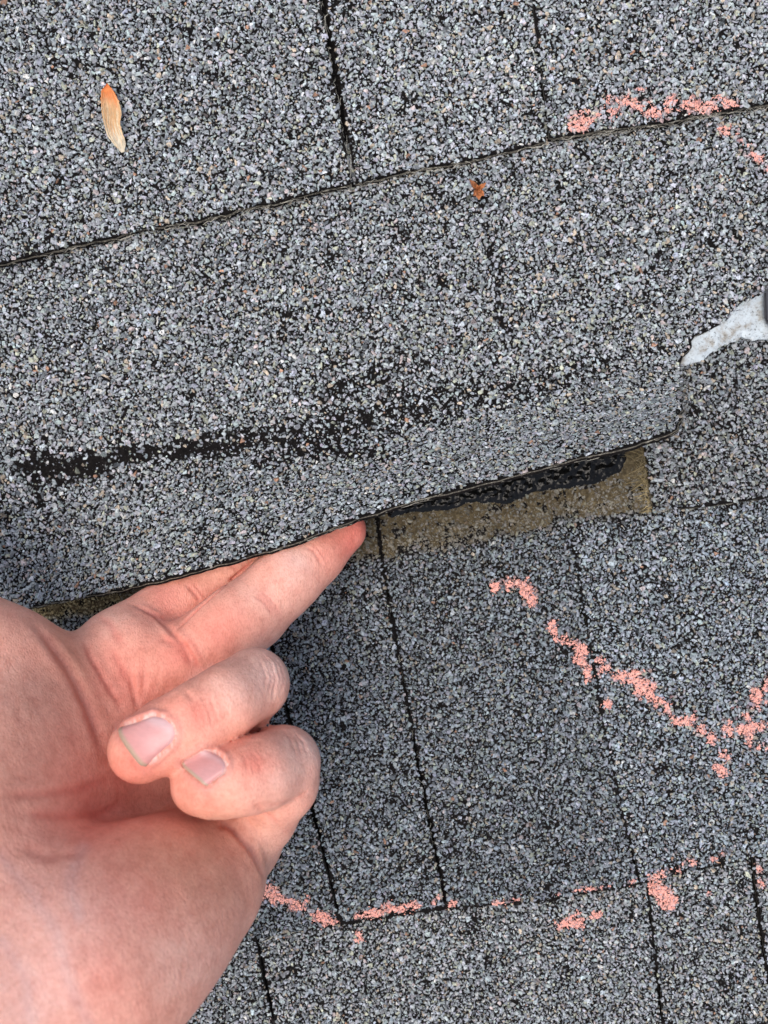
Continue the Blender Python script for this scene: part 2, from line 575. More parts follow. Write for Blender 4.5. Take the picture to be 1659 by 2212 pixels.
def keep_prob(key, u, v):
    k = np.full(u.shape, 0.97)
    nz = fbm(u / 34, v / 34, 21)
    k = np.where(nz > 0.69, 0.6, k)
    if key == 'B':
        d, t = segdist(u, v, WEAR)
        w = np.interp(t, np.linspace(0, 1, len(WEAR)), WEAR_W)
        rag = (.6 * fbm(u / 26, v / 7, 3) + .4 * fbm((u + v * .6) / 14, (v - u * .3) / 4, 23) - .5) * 3.2
        e = d / w + rag
        strength = np.interp(t, [0, .35, .5, .75, 1], [.86, .82, .66, .5, .36])
        k = np.where(e < 1, np.minimum(k, 1 - strength * sstep(1.15 - e, 0, .35)), k)
        for ln, ww, st in ((WEAR2, 20, .5), (WEAR3, 14, .6), (SEAM_B, 5, .6), (SEAM_BS, 8, .6)):
            d, t = segdist(u, v, ln)
            k = np.where(d < ww * (1 + rag), np.minimum(k, 1 - st), k)
    if key in ('A1', 'A2'):
        d, t = segdist(u, v, [(1150, -50), (1181, 302)])
        k = np.where(d < 3.6, k * .28, k)
    if key in ('C2', 'C3'):
        d, t = segdist(u, v, [(1239, 1180), (1299, 1540)])
        k = np.where(d < 4.2, k * .22, k)
    if key in ('C2', 'C3', 'C1'):
        lim = np.interp(u, [p[0] for p in DIRT_LOW], [p[1] for p in DIRT_LOW])
        top = (v < lim - 62) & (u > 780) & (u < 1400)
        k = np.where(top, 0.5, k)
    return k


def dirt(key, u, v):
    if key[0] != 'C':
        return np.zeros(u.shape)
    lim = np.interp(u, [p[0] for p in DIRT_LOW], [p[1] for p in DIRT_LOW]) + (fbm(u / 30, v / 30, 9) - .5) * 40
    return sstep(lim - v, -6, 26) * (u < 1420)


# chalk strokes: (name key, shingle, polyline, half width, density threshold)
CHALK = [
    ('arc_top', 'pink chalk arc drawn just above the edge of the top row of shingles',
     [('A2', [(1243, 275), (1262, 250), (1300, 238), (1345, 220), (1392, 216)], 17, .40), ('A2', [(1405, 240), (1440, 226), (1470, 226), (1520, 240), (1550, 238), (1578, 228)], 18, .40),
      ('A2', [(1365, 208), (1385, 200)], 6, .5), ('A2', [(1440, 220), (1455, 206)], 8, .45), ('A2', [(1420, 265), (1450, 255)], 7, .55)]),
    ('faint_upper', 'faint rubbed pink chalk line just below the shingle edge at the upper right',
     [('B', [(1560, 283), (1590, 300), (1625, 325), (1640, 350), (1662, 372), (1700, 430)], 16, .53)]),
    ('big_curve', 'long broken pink chalk curve crossing the two shingles right of the hand',
     [('C2', [(1074, 1268), (1102, 1258), (1128, 1262), (1148, 1278), (1150, 1305)], 12, .42), ('C2', [(1186, 1350), (1205, 1370), (1232, 1385)], 11, .5),
      ('C2', [(1250, 1395), (1256, 1430), (1270, 1458)], 12, .30), ('C2', [(1218, 1360), (1235, 1400)], 10, .62),
      ('C3', [(1300, 1440), (1340, 1455), (1390, 1470), (1400, 1500), (1440, 1520), (1470, 1540)], 22, .50), ('C3', [(1385, 1478), (1400, 1500)], 14, .4),
      ('C3', [(1462, 1556), (1496, 1554)], 8, .15), ('C3', [(1310, 1517), (1314, 1519)], 7, .2)]),
    ('rising_stroke', 'ragged pink chalk stroke rising to the right border beside the long curve',
     [('C3', [(1515, 1578), (1530, 1592)], 13, .4), ('C3', [(1570, 1560), (1580, 1590)], 11, .45), ('C3', [(1600, 1570), (1620, 1600), (1660, 1620)], 15, .47),
      ('C3', [(1585, 1560), (1625, 1535), (1650, 1490), (1664, 1460)], 20, .50), ('C3', [(1545, 1655), (1558, 1668)], 9, .35), ('C3', [(1560, 1630), (1566, 1636)], 7, .3),
      ('C3', [(1625, 1570), (1680, 1560), (1720, 1500)], 14, .45)]),
    ('beside_hand', 'thick pink chalk stroke sloping down from the hand to a shingle joint',
     [('CL', [(540, 1900), (572, 1922), (610, 1938), (655, 1960), (690, 1980), (728, 1992)], 15, .40), ('CL', [(640, 1935), (680, 1955)], 8, .5),
      ('CL', [(690, 1978), (724, 1994)], 10, .2)]),
    ('dotted_edge', 'dotted line of pink chalk dabs along the lowest shingle edge',
     [('C1', [(772, 1978), (800, 1974), (840, 1962)], 10, .36), ('C1', [(856, 1963), (866, 1960)], 7, .2), ('C1', [(890, 1957), (896, 1955)], 7, .2), ('C1', [(935, 1950), (948, 1938)], 6, .3),
      ('C2', [(975, 1953), (985, 1950)], 8, .3), ('C2', [(1068, 1949), (1140, 1938)], 4, .4), ('C2', [(1190, 1933), (1370, 1903)], 3, .55),
      ('D1', [(770, 2010), (776, 2030)], 6, .45)]),
    ('lower_dab', 'small pink chalk dab alone on the bottom row of shingles',
     [('D1', [(1214, 1998), (1235, 1990), (1252, 1996)], 10, .34), ('D1', [(1238, 1980), (1248, 1972)], 6, .35), ('D1', [(1284, 1976), (1292, 1972)], 6, .3)]),
    ('corner_patch', 'solid pink chalk patch with a faint tail at the lower right shingle corner',
     [('C3', [(1402, 1900), (1425, 1893)], 10, .3), ('D2', [(1402, 1912), (1425, 1928), (1444, 1945)], 14, .24), ('D2', [(1530, 1928), (1536, 1922)], 9, .42),
      ('C3', [(1440, 1884), (1480, 1868), (1560, 1848)], 10, .66)]),
    ('edge_fleck', 'short pink chalk fleck beside the dark joint at the lower right border',
     [('D3', [(1637, 1866), (1646, 1890), (1642, 1912)], 9, .42)]),
]


def chalk_mask(key, u, v):
    """0..1 cover and index of the chalk mark"""
    cov = np.zeros(u.shape); idx = np.full(u.shape, -1)
    nz = 0.5 * vnoise(u / 19, v / 19, 40) + 0.5 * vnoise(u / 8, v / 8, 41)
    for i, (_, _, strokes) in enumerate(CHALK):
        for (kk, ln, hw, th) in strokes:
            if kk != key:
                continue
            d, t = segdist(u, v, ln)
            e = nz - th - .19 + 0.26 * (0.8 - d / hw)
            c = np.where(d < hw * 1.5, sstep(e, -0.22, 0.06), 0)
            hit = c > cov
            cov = np.where(hit, c, cov); idx = np.where(hit, i, idx)
    return cov, idx


# --- granule templates: small angular stones
def stone(seed, n, fl):
    r = random.Random(seed)
    bm = bmesh.new()
    for _ in range(n):
        d = Vector((r.gauss(0, 1), r.gauss(0, 1), r.gauss(0, 1))).normalized() * r.uniform(.82, 1.12)
        bm.verts.new((d.x, d.y, d.z * fl))
    res = bmesh.ops.convex_hull(bm, input=bm.verts)
    gone = [e for e in res['geom_interior'] if isinstance(e, bmesh.types.BMVert)]
    gone += [e for e in res['geom_unused'] if isinstance(e, bmesh.types.BMVert)]
    bmesh.ops.delete(bm, geom=list(set(gone)), context='VERTS')
    bmesh.ops.triangulate(bm, faces=bm.faces)
    bm.verts.index_update()
    v = np.array([x.co for x in bm.verts]); f = np.array([[y.index for y in x.verts] for x in bm.faces])
    bm.free()
    return v, f


BIG = [stone(i, 9, .8) for i in range(44)]
SMALL = [stone(100 + i, 6, .8) for i in range(16)]


def scatter(templ, pos, nrm, scl, rng, tilt=.35):
    """verts, tris, owner index of stones placed at pos with surface normal nrm and semi-axes scl"""
    n = len(pos)
    yaw = rng.uniform(0, 2 * np.pi, n)
    ref = np.tile([1.0, 0.13, 0.0], (n, 1))
    nn = nrm + rng.normal(0, tilt, (n, 3)) * [1, 1, .3]
    nn /= np.linalg.norm(nn, axis=1)[:, None]
    t1 = ref - nn * (ref * nn).sum(1)[:, None]
    t1 /= np.linalg.norm(t1, axis=1)[:, None]
    t2 = np.cross(nn, t1)
    c, s = np.cos(yaw)[:, None], np.sin(yaw)[:, None]
    a = t1 * c + t2 * s; b = -t1 * s + t2 * c
    which = rng.integers(0, len(templ), n)
    V, F, O = [], [], []
    base = 0
    for k, (tv, tf) in enumerate(templ):
        ids = np.nonzero(which == k)[0]
        if not len(ids):
            continue
        sv = tv[None] * scl[ids][:, None, :]
        w = pos[ids][:, None, :] + sv[..., :1] * a[ids][:, None] + sv[..., 1:2] * b[ids][:, None] + sv[..., 2:] * nn[ids][:, None]
        V.append(w.reshape(-1, 3))
        F.append((tf[None] + (np.arange(len(ids)) * len(tv))[:, None, None] + base).reshape(-1, 3))
        O.append(np.repeat(ids, len(tv)))
        base += len(ids) * len(tv)
    return np.concatenate(V), np.concatenate(F), np.concatenate(O)


def stone_colours(n, rng):
    lum = np.clip(rng.normal(.37, .105, n), .08, .66)
    c = lum[:, None] * np.array([.93, 1.0, 1.04])
    c *= 1 + rng.normal(0, .035, (n, 3))
    r = rng.random(n)
    def put(lo_, hi_, tint, f=1.0):
        m_ = (r >= lo_) & (r < hi_)
        c[m_] = lum[m_][:, None] * np.array(tint) * f
    put(.00, .045, (1.18, .98, .74), .9)    # tan
    put(.045, .075, (1.14, .96, .92))       # pinkish
    put(.075, .125, (1.02, 1.06, .82))      # olive
    put(.125, .130, (1.4, .78, .5), .7)    # rusty
    put(.136, .20, (.9, 1.0, 1.08), .35)    # dark
    put(.20, .225, (1.05, 1.03, .95), 1.35) # light
    return np.clip(c, .015, .75)


def hexpoints(poly, sp, rng, jit=.42):
    x0, y0 = poly.min(0); x1, y1 = poly.max(0)
    ys = np.arange(y0, y1, sp * .866); xs = np.arange(x0, x1, sp)
    X, Y = np.meshgrid(xs, ys)
    X = X + (np.arange(len(ys)) % 2)[:, None] * sp * .5
    pts = np.column_stack([X.ravel(), Y.ravel()]) + rng.uniform(-jit, jit, (X.size, 2)) * sp
    return pts[inside(pts[:, 0], pts[:, 1], poly)]


TONE = {'A0': 1.06, 'A1': 1.12, 'A2': 1.05, 'B': 1.04, 'BR': .80, 'CL': .70, 'C1': .72, 'C2': .68, 'C3': .88, 'DL': 1.0, 'D1': .98, 'D2': .95, 'D3': .9}   # granule brightness factor for each tab
CHALKPTS = {i: [] for i in range(len(CHALK))}
COVER = {   # granules hidden under the course above are left out: lowest hidden line per course
    'B': [(-400, 560), (0, 470), (758, 310), (1180, 215), (2000, 70)],
    'BR': [(-400, 600), (1480, 700), (1600, 630), (2000, 480)],
    'C': [(-400, 1310), (60, 1250), (500, 1090), (800, 960), (1200, 870), (1390, 850), (1430, 1010), (1660, 1000), (2000, 950)],
    'D': [(-400, 2160), (200, 2090), (500, 2037), (735, 1998), (968, 1964), (1150, 1950), (1378, 1913), (1480, 1883), (1622, 1857), (2000, 1800)],
}


def build_shingle(key):
    sh = SHINGLES[key]
    poly = sh['w']
    rng = np.random.default_rng(abs(hash(key)) % 1000 if False else sum(map(ord, key)))
    # --- body: ragged outline, filled, bent, given thickness
    rag = resample(poly, 0.0016, True)
    nxt = np.roll(rag, -1, 0) - np.roll(rag, 1, 0)
    nr = np.column_stack([nxt[:, 1], -nxt[:, 0]]); nr /= np.linalg.norm(nr, axis=1)[:, None] + 1e-9
    rag = rag + nr * (((fbm(rag[:, 0] * 420, rag[:, 1] * 420, 6) - .5) * .0012 + (vnoise(rag[:, 0] * 90, rag[:, 1] * 90, 8) - .5) * .0012)[:, None])
    nb = len(rag)
    pts = list(map(Vector, rag))
    inner = hexpoints(poly, .0032 if key == 'B' else .006, rng, .1)
    d, _ = segdist(inner[:, 0], inner[:, 1], np.vstack([poly, poly[:1]]))
    pts += list(map(Vector, inner[d > .0015]))
    co, _, fa, _, _, _ = geometry.delaunay_2d_cdt(pts, [(i, (i + 1) % nb) for i in range(nb)], [], 1, 1e-7)
    co = np.array(co)
    tris = np.array([f if len(f) == 3 else f[:3] for f in fa])
    a, b_, c = co[tris[:, 0]], co[tris[:, 1]], co[tris[:, 2]]
    cr = (b_ - a)[:, 0] * (c - a)[:, 1] - (b_ - a)[:, 1] * (c - a)[:, 0]
    tris = np.where(cr[:, None] < 0, tris[:, ::-1], tris)
    n = len(co)
    area = np.sum(poly[:, 0] * np.roll(poly[:, 1], -1) - np.roll(poly[:, 0], -1) * poly[:, 1])
    outw = nr * (1 if area > 0 else -1)
    near = np.abs(co[:nb] - rag).max() < 1e-6
    tk = {'B': .42, 'C': .8}.get(sh['course'], .8)
    flare = np.zeros((n, 2))
    if near:
        flare[:nb] = (.4 if key[0] == 'C' else .8) * outw * (np.clip(outw @ E2, 0, 1) * (.35 + 1.3 * vnoise(rag[:, 0] * 380, rag[:, 1] * 380, 14)))[:, None]
    else:
        print('edge order changed', key)
    lay = [surf(key, co), surf(key, co + flare * .00035 * tk, -.0009 * tk), surf(key, co + flare * .0008 * tk, -.0015 * tk), surf(key, co + flare * .0010 * tk, -TH * tk)]
    V = np.vstack(lay)
    F = [tris, tris[:, ::-1] + 3 * n]
    MI = [np.zeros(len(tris)), np.ones(len(tris)) if key == 'B' else np.zeros(len(tris))]
    # boundary edges of the triangulation
    E = np.concatenate([tris[:, [0, 1]], tris[:, [1, 2]], tris[:, [2, 0]]])
    es = set(map(tuple, E))
    be = np.array([e for e in es if (e[1], e[0]) not in es])
    for k_, mi in ((0, 0), (1, 1), (2, 0)):
        q1 = np.column_stack([be[:, 1] + k_ * n, be[:, 0] + k_ * n, be[:, 0] + (k_ + 1) * n])
        q2 = np.column_stack([be[:, 1] + k_ * n, be[:, 0] + (k_ + 1) * n, be[:, 1] + (k_ + 1) * n])
        F += [q1, q2]; MI += [np.full(len(be), mi)] * 2
    o = obj('shingle', raw_mesh('shingle', V, np.concatenate(F), 3, [M['asphalt'], M['matting']], matidx=np.concatenate(MI)), roof)
    # --- granules
    cov = COVER.get(key, COVER.get(sh['course']))
    parts = []
    for (sp, templ, smin, smax, hgt, sink, kmul) in ((.00126, BIG, .00055, .00095, .72, -.1, 1.0), (.00092, SMALL, .00029, .00052, .95, .15, .97)):
        xy = hexpoints(poly, sp * {'A': 1.03, 'B': 1.0, 'C': .92, 'D': .9}[sh['course']], rng)
        pos = surf(key, xy)
        u, v = proj(pos)
        vf = v
        k = keep_prob(key, u, v) * kmul
        ok = rng.random(len(xy)) < k
        if cov is not None:
            ok &= vf > np.interp(u, [p[0] for p in cov], [p[1] for p in cov])
        d, _ = segdist(xy[:, 0], xy[:, 1], np.vstack([poly, poly[:1]]))
        soft = (key[0] == 'A') & (np.abs(u - np.interp(v, [0, 302], [1149, 1181])) < 22) & (v < 285) | (key[0] == 'C') & (np.abs(u - np.interp(v, [1180, 1540], [1240, 1299])) < 20) & (v < 1500)
        ok &= soft | ((d > .00015) & ((d > .0006) | (rng.random(len(xy)) < .85)))
        ok &= (u > -130) & (u < 1790) & (v > -140) & (v < 2350)
        xy, pos, u, v = xy[ok], pos[ok], u[ok], v[ok]
        nrm = surf_n(key, xy)
        r = np.clip(np.exp(rng.normal(math.log((smin + smax) * .48), .27, len(xy))), smin * .62, smax * 1.3) * {'A': 1.04, 'B': 1.0, 'C': .88, 'D': .87}[sh['course']] * np.where(rng.random(len(xy)) < .05, 1.2, 1)
        el = rng.uniform(1.0, 1.8, len(xy))
        scl = np.column_stack([r * el ** .5 * 1.04, r / el ** .5, r * hgt * rng.uniform(.65, 1.05, len(xy))])
        col = stone_colours(len(xy), rng)
        if templ is SMALL:
            col *= .9
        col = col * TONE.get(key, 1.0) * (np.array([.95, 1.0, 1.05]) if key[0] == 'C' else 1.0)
        # dirt that settled under the shingle above
        dm = dirt(key, u, v)[:, None]
        nzb = fbm(u / 40, v / 25, 17)[:, None]
        dc = np.array([.10, .08, .046]) * (.35 + 1.2 * nzb) + .26 * col
        olive = np.array([.30, .25, .13]) * (.5 + nzb)
        dc = np.where((u[:, None] < 260), olive, dc)
        col = col * (1 - dm) + dc * dm
        # chalk
        ch, ci = chalk_mask(key, u, v)
        dust = np.clip(ch * 1.1, 0, 1)[:, None] * .42
        col = col * (1 - dust) + np.array([.75, .3, .25]) * dust
        hard = np.nonzero((ch > .74) & (rng.random(len(u)) < .35 + .65 * sstep(ch, .74, 1.0)))[0]
        for i in np.unique(ci[hard]):
            s_ = hard[ci[hard] == i]
            CHALKPTS[i].append((pos[s_], nrm[s_], scl[s_]))
        parts.append((templ, pos + nrm * (r * hgt * .22 + sink * r)[:, None], nrm, scl, col))
        # tiny grit on the bare patch
        if templ is SMALL and key == 'B':
            xg = hexpoints(poly, .0011, rng)
            pg = surf(key, xg); ug, vg = proj(pg)
            dg, tg = segdist(ug, vg, WEAR)
            m_ = (dg < 60) & (rng.random(len(xg)) < .35)
            xg, pg = xg[m_], pg[m_]
            rg = rng.uniform(.00006, .00016, len(xg))
            parts.append((SMALL, pg, surf_n(key, xg), np.repeat(rg[:, None], 3, 1), np.clip(rng.normal(.3, .2, (len(xg), 1)), .03, .8) * np.ones(3)))
    VV, FF, CC = [], [], []
    base = 0
    for templ, pos, nrm, scl, col in parts:
        if not len(pos):
            continue
        v_, f_, ow = scatter(templ, pos, nrm, scl, rng)
        VV.append(v_); FF.append(f_ + base); CC.append(col[ow]); base += len(v_)
    g = obj('granules', raw_mesh('granules', np.concatenate(VV), np.concatenate(FF), 3, M['granule'], np.concatenate(CC)), o)
    tag(g, kind='stuff')
    sh['obj'] = o
    return o


def strands(paths, radii, cols):
    """thin three sided tubes along 3D paths"""
    V, F, C = [], [], []
    base = 0
    for p, r, c in zip(paths, radii, cols):
        p = np.asarray(p); n = len(p)
        t = np.gradient(p, axis=0); t /= np.linalg.norm(t, axis=1)[:, None] + 1e-12
        up = np.array([.13, .21, .97])
        s = np.cross(t, up); s /= np.linalg.norm(s, axis=1)[:, None] + 1e-12
        w = np.cross(s, t)
        tp = (1 - .7 * np.abs(np.linspace(-1, 1, n)) ** 3)[:, None] * r
        ring = [p + (s * math.cos(a) + w * math.sin(a)) * tp for a in (0.3, 2.4, 4.5)]
        V.append(np.stack(ring, 1).reshape(-1, 3))
        for i in range(n - 1):
            for k_ in range(3):
                a0, a1 = base + i * 3 + k_, base + i * 3 + (k_ + 1) % 3
                F.append((a0, a1, a1 + 3)); F.append((a0, a1 + 3, a0 + 3))
        C.append(np.tile(c, (n * 3, 1)))
        base += n * 3
    return np.concatenate(V), np.array(F), np.concatenate(C)


def edge_fibres(key, line, per_mm=.8, length=(.002, .007), spread=.0006, drop=.0022, seed=0, tint=(.38, .36, .30)):
    rng = np.random.default_rng(seed + sum(map(ord, key)))
    w = W2(np.array(line, float))
    rs = resample(w, .0004)
    tot = len(rs)
    n = int(tot * .4 * per_mm)
    paths, radii, cols = [], [], []
    for _ in range(n):
        L = rng.uniform(*length)
        k0 = rng.integers(0, max(1, tot - 3))
        m_ = max(3, int(L / .0004)); ids = np.clip(np.arange(k0, k0 + m_), 0, tot - 1)
        ids = ids[np.linspace(0, len(ids) - 1, 7).astype(int)]
        p = rs[ids]
        d = np.gradient(p, axis=0); nn = np.column_stack([d[:, 1], -d[:, 0]]); nn /= np.linalg.norm(nn, axis=1)[:, None] + 1e-9
        off = rng.normal(0, spread) + rng.normal(0, spread * .8) * np.linspace(-1, 1, 7) + rng.normal(0, spread * .25, 7)
        xy = p + nn * off[:, None]
        q = surf(key, xy, -rng.uniform(.2, 1) * drop * np.ones(7)) + np.array([0, 0, 1]) * rng.normal(0, .00025, 7)[:, None]
        paths.append(q); radii.append(rng.uniform(.00004, .00010))
        cols.append(np.array(tint) * rng.uniform(.4, 1.35))
    v_, f_, c_ = strands(paths, radii, cols)
    g = obj('edge_fibres', raw_mesh('edge_fibres', v_, f_, 3, M['fibre'], c_), SHINGLES[key]['obj'])
    tag(g, kind='stuff')


for key in SHINGLES:
    build_shingle(key)
tag(SHINGLES['B']['obj'], 'lifted shingle with a worn black stripe, its lower edge raised by the fingers')
for key, ln, kw in (('A0', eA, dict(per_mm=1.8, spread=.0007)), ('A0', [(758, 400), (690, 0)], dict(drop=.0012, per_mm=1.4)),
                    ('A1', SHINGLES['A1']['poly'][:4], dict(per_mm=2, spread=.0007)), ('A2', SHINGLES['A2']['poly'][:3], dict(per_mm=2.6, spread=.0008)),
                    ('B', eB_cut, dict(per_mm=.7, drop=.0014, spread=.00022, tint=(.26, .24, .19))), ('B', [(1398, 1055), (1430, 930), (1459, 793)], dict(per_mm=2.4, spread=.0011, tint=(.2, .19, .17))),
                    ('BR', [(1409, 1105), (1530, 1090), (1659, 1071)], dict(per_mm=.9, spread=.0007)), ('BR', [(1394, 975), (1409, 1105)], dict(per_mm=1.5, spread=.0010, drop=.0028, tint=(.26, .22, .13))),
                    ('CL', [(200, 2082), (500, 2034), (732, 1990)], {}), ('C1', [(742, 1988), (958, 1953), (900, 1660), (822, 1225)], dict(per_mm=.35)),
                    ('C2', [(968, 1957), (1150, 1943), (1378, 1905)], dict(per_mm=.3))):
    edge_fibres(key, ln, **kw)

# dirty strands at the cut end of the shingle under the flap
rng = np.random.default_rng(5)
paths, radii, cols = [], [], []
for i in range(95):
    v0 = rng.uniform(975, 1108); u0 = np.interp(v0, [975, 1105], [1394, 1408]) + rng.uniform(-6, 2)
    L = rng.uniform(10, 55) if v0 < 1060 else rng.uniform(8, 34)
    an = math.pi + rng.normal(.0, .75)
    tt = np.linspace(0, 1, 6)
    uu = u0 + math.cos(an) * L * tt; vv = v0 - math.sin(an) * L * tt + rng.normal(0, 3) * tt ** 2
    zz = .0018 + rng.uniform(0, .0012) + rng.normal(0, .0003) * tt
    paths.append(P(uu, vv, zz)); radii.append(rng.uniform(.00004, .00009))
    bright = rng.uniform(.7, 1.5) if v0 > 1050 else rng.uniform(.25, .8)
    cols.append(np.array([.36, .28, .13]) * bright)
v_, f_, c_ = strands(paths, radii, cols)
tag(obj('edge_fibres', raw_mesh('edge_fibres', v_, f_, 3, M['fibre'], c_), SHINGLES['BR']['obj']), kind='stuff')

# --- dirt that has settled on the covered strip of those shingles
m, nt, b = mat('settled_dirt')
n1 = noise(nt, 700, 4, 0.7)
r1 = ramp(nt, n1.outputs[0], [(0.3, (0.04, 0.032, 0.019)), (0.5, (0.075, 0.058, 0.033)), (0.72, (0.16, 0.13, 0.078))])
nt.links.new(r1.outputs[0], b.inputs['Base Color'])
b.inputs['Roughness'].default_value = 0.95
b.inputs['Specular IOR Level'].default_value = 0.1
bump(nt, b, n1.outputs[0], 0.8, 0.0005)
M['dirt'] = m
for key, rect in (('C1', (560, 905)), ('C2', (800, 1260)), ('C3', (1196, 1415)), ('CL', (60, 560))):
    u0, u1 = rect
    uu = np.arange(u0, u1, 3.0); tt = np.arange(0, 1.0001, 1 / 64)
    U, T = np.meshgrid(uu, tt)
    lim = np.interp(U, [p[0] for p in DIRT_LOW], [p[1] for p in DIRT_LOW]) + 8
    Vv = lim - 235 + 235 * T
    xy = W2(np.column_stack([U.ravel(), Vv.ravel()]))
    ins = inside(xy[:, 0], xy[:, 1], SHINGLES[key]['w'])
    dd = dirt(key, U.ravel(), Vv.ravel())
    z = flat_z('C', xy, SHINGLES[key].get('dz', 0)) - .00044 + .00052 * dd + .00045 * sstep(1 - T.ravel(), .35, .7) + .0006 * (fbm(xy[:, 0] * 500, xy[:, 1] * 500, 44) - .5)
    nu_ = len(uu)
    q = [(a, a + nu_, a + nu_ + 1, a + 1) for j in range(len(tt) - 1) for a in range(j * nu_, j * nu_ + nu_ - 1)]
    q = np.array(q); q = q[ins[q].all(1)]
    use = np.unique(q); mp_ = np.full(len(xy), -1); mp_[use] = np.arange(len(use))
    tag(obj('dirt', raw_mesh('dirt', np.column_stack([xy, z])[use], mp_[q], 4, M['dirt'], smooth=True), SHINGLES[key]['obj']), kind='stuff')

# --- sealant strip of tar on the shingle below the flap
tar_poly = np.array([(842, 1122), (870, 1110), (920, 1106), (975, 1100), (1010, 1088), (1060, 1084), (1090, 1090), (1130, 1078), (1160, 1060), (1215, 1056), (1260, 1048), (1310, 1042), (1345, 1018), (1362, 985),
                     (1340, 930), (1200, 960), (1000, 1000), (850, 1040), (826, 1085)], float)
tw = W2(tar_poly)
rs = resample(tw, .0008, True)
rs = rs + (np.column_stack([fbm(rs[:, 0] * 300, rs[:, 1] * 300, 1), fbm(rs[:, 0] * 300, rs[:, 1] * 300, 2)]) - .5) * .0022
gp = hexpoints(tw, .00055, rng, .2)
d, _ = segdist(gp[:, 0], gp[:, 1], np.vstack([tw, tw[:1]]))
gp = gp[d > .0009]
co, _, fa, _, _, _ = geometry.delaunay_2d_cdt([Vector(p) for p in rs] + [Vector(p) for p in gp], [(i, (i + 1) % len(rs)) for i in range(len(rs))], [], 1, 1e-7)
co = np.array(co); fa = np.array([f for f in fa if len(f) == 3])
d, _ = segdist(co[:, 0], co[:, 1], np.vstack([rs, rs[:1]]))
z = flat_z('C', co, -.0003) + .0001 + .0011 * sstep(d, 0, .0016) * (.2 + 2.6 * np.abs(fbm(co[:, 0] * 480, co[:, 1] * 480, 30) - .45) + .5 * vnoise(co[:, 0] * 800, co[:, 1] * 800, 31))
zi = np.cross(co[fa[:, 1]] - co[fa[:, 0]], co[fa[:, 2]] - co[fa[:, 0]])
fa = np.where(zi[:, None] < 0, fa[:, ::-1], fa)
obj('sealant_strip', raw_mesh('sealant_strip', np.column_stack([co, z]), fa, 3, M['tar'], smooth=True), SHINGLES['C2']['obj'])

# ------------------------------------------------------------------ the hand: one continuous skin grown from a distance field
def nd(u, v, z, r):
    p = P(u, v, z / 1000.0)
    return p, r * float(px_m(p))


H = 0.00094
lo_b = np.array([-.175, -.205, .003]); hi_b = np.array([.012, .035, .135])
shape = tuple(np.ceil((hi_b - lo_b) / H).astype(int))
FAR = 0.02


def empty_field():
    return np.full(shape, FAR, np.float32)


def cone(field, a, b, k):
    """smooth union of a tapered capsule into the field (in place)"""
    (pa, ra), (pb, rb) = a, b
    m_ = max(ra, rb) + max(k, .002) + .002
    l = np.floor((np.minimum(pa, pb) - m_ - lo_b) / H).astype(int); h = np.ceil((np.maximum(pa, pb) + m_ - lo_b) / H).astype(int)
    l = np.clip(l, 0, shape); h = np.clip(h, 0, shape)
    if np.any(h <= l):
        return
    ax = [(lo_b[i] + H * np.arange(l[i], h[i])).astype(np.float32) for i in range(3)]
    X = ax[0][:, None, None] - np.float32(pa[0]); Y = ax[1][None, :, None] - np.float32(pa[1]); Z = ax[2][None, None, :] - np.float32(pa[2])
    ab = (pb - pa).astype(np.float32)
    t = np.clip((X * ab[0] + Y * ab[1] + Z * ab[2]) / max(float(ab @ ab), 1e-12), 0, 1)
    dd = np.sqrt((X - t * ab[0]) ** 2 + (Y - t * ab[1]) ** 2 + (Z - t * ab[2]) ** 2) - (np.float32(ra) + t * np.float32(rb - ra))
    sl = tuple(slice(l[i], h[i]) for i in range(3))
    f = field[sl]
    field[sl] = smin(f, dd, k)


def smin(a, b, k):
    if k <= 0:
        return np.minimum(a, b)
    h_ = np.maximum(k - np.abs(a - b), 0) / k
    return np.minimum(a, b) - h_ * h_ * (k * .25)


def chain(field, pts, k):
    ns = [nd(*p) for p in pts]
    for a, b in zip(ns[:-1], ns[1:]):
        cone(field, a, b, k)


palm = empty_field()
# metacarpals
chain(palm, [(262, 1410, 30, 92), (100, 1600, 50, 120), (-110, 1830, 72, 150)], .010)
chain(palm, [(338, 1468, 31, 92), (140, 1680, 52, 120), (-80, 1910, 72, 150)], .008)
chain(palm, [(400, 1600, 34, 90), (190, 1790, 46, 120), (-40, 1990, 74, 150)], .008)
chain(palm, [(520, 1806, 43, 86), (290, 1930, 50, 120), (40, 2070, 76, 150)], .008)
# thenar, thumb, hypothenar, wrist
chain(palm, [(10, 1500, 52, 168), (-70, 1690, 68, 215), (-130, 1860, 82, 235)], .009)
chain(palm, [(-60, 1430, 55, 130), (-270, 1240, 44, 108), (-390, 1110, 36, 84)], .010)
chain(palm, [(424, 1902, 62, 148), (300, 1992, 76, 185), (170, 2090, 88, 214), (0, 2290, 96, 240)], .010)
chain(palm, [(-130, 1900, 84, 230), (-120, 2250, 96, 260)], .012)
chain(palm, [(0, 2290, 96, 240), (-330, 2700, 100, 262)], .012)
chain(palm, [(-120, 2250, 96, 250), (-420, 2600, 100, 262)], .012)
# pads at the finger bases
chain(palm, [(290, 1395, 36, 62), (360, 1440, 38, 60)], .008)
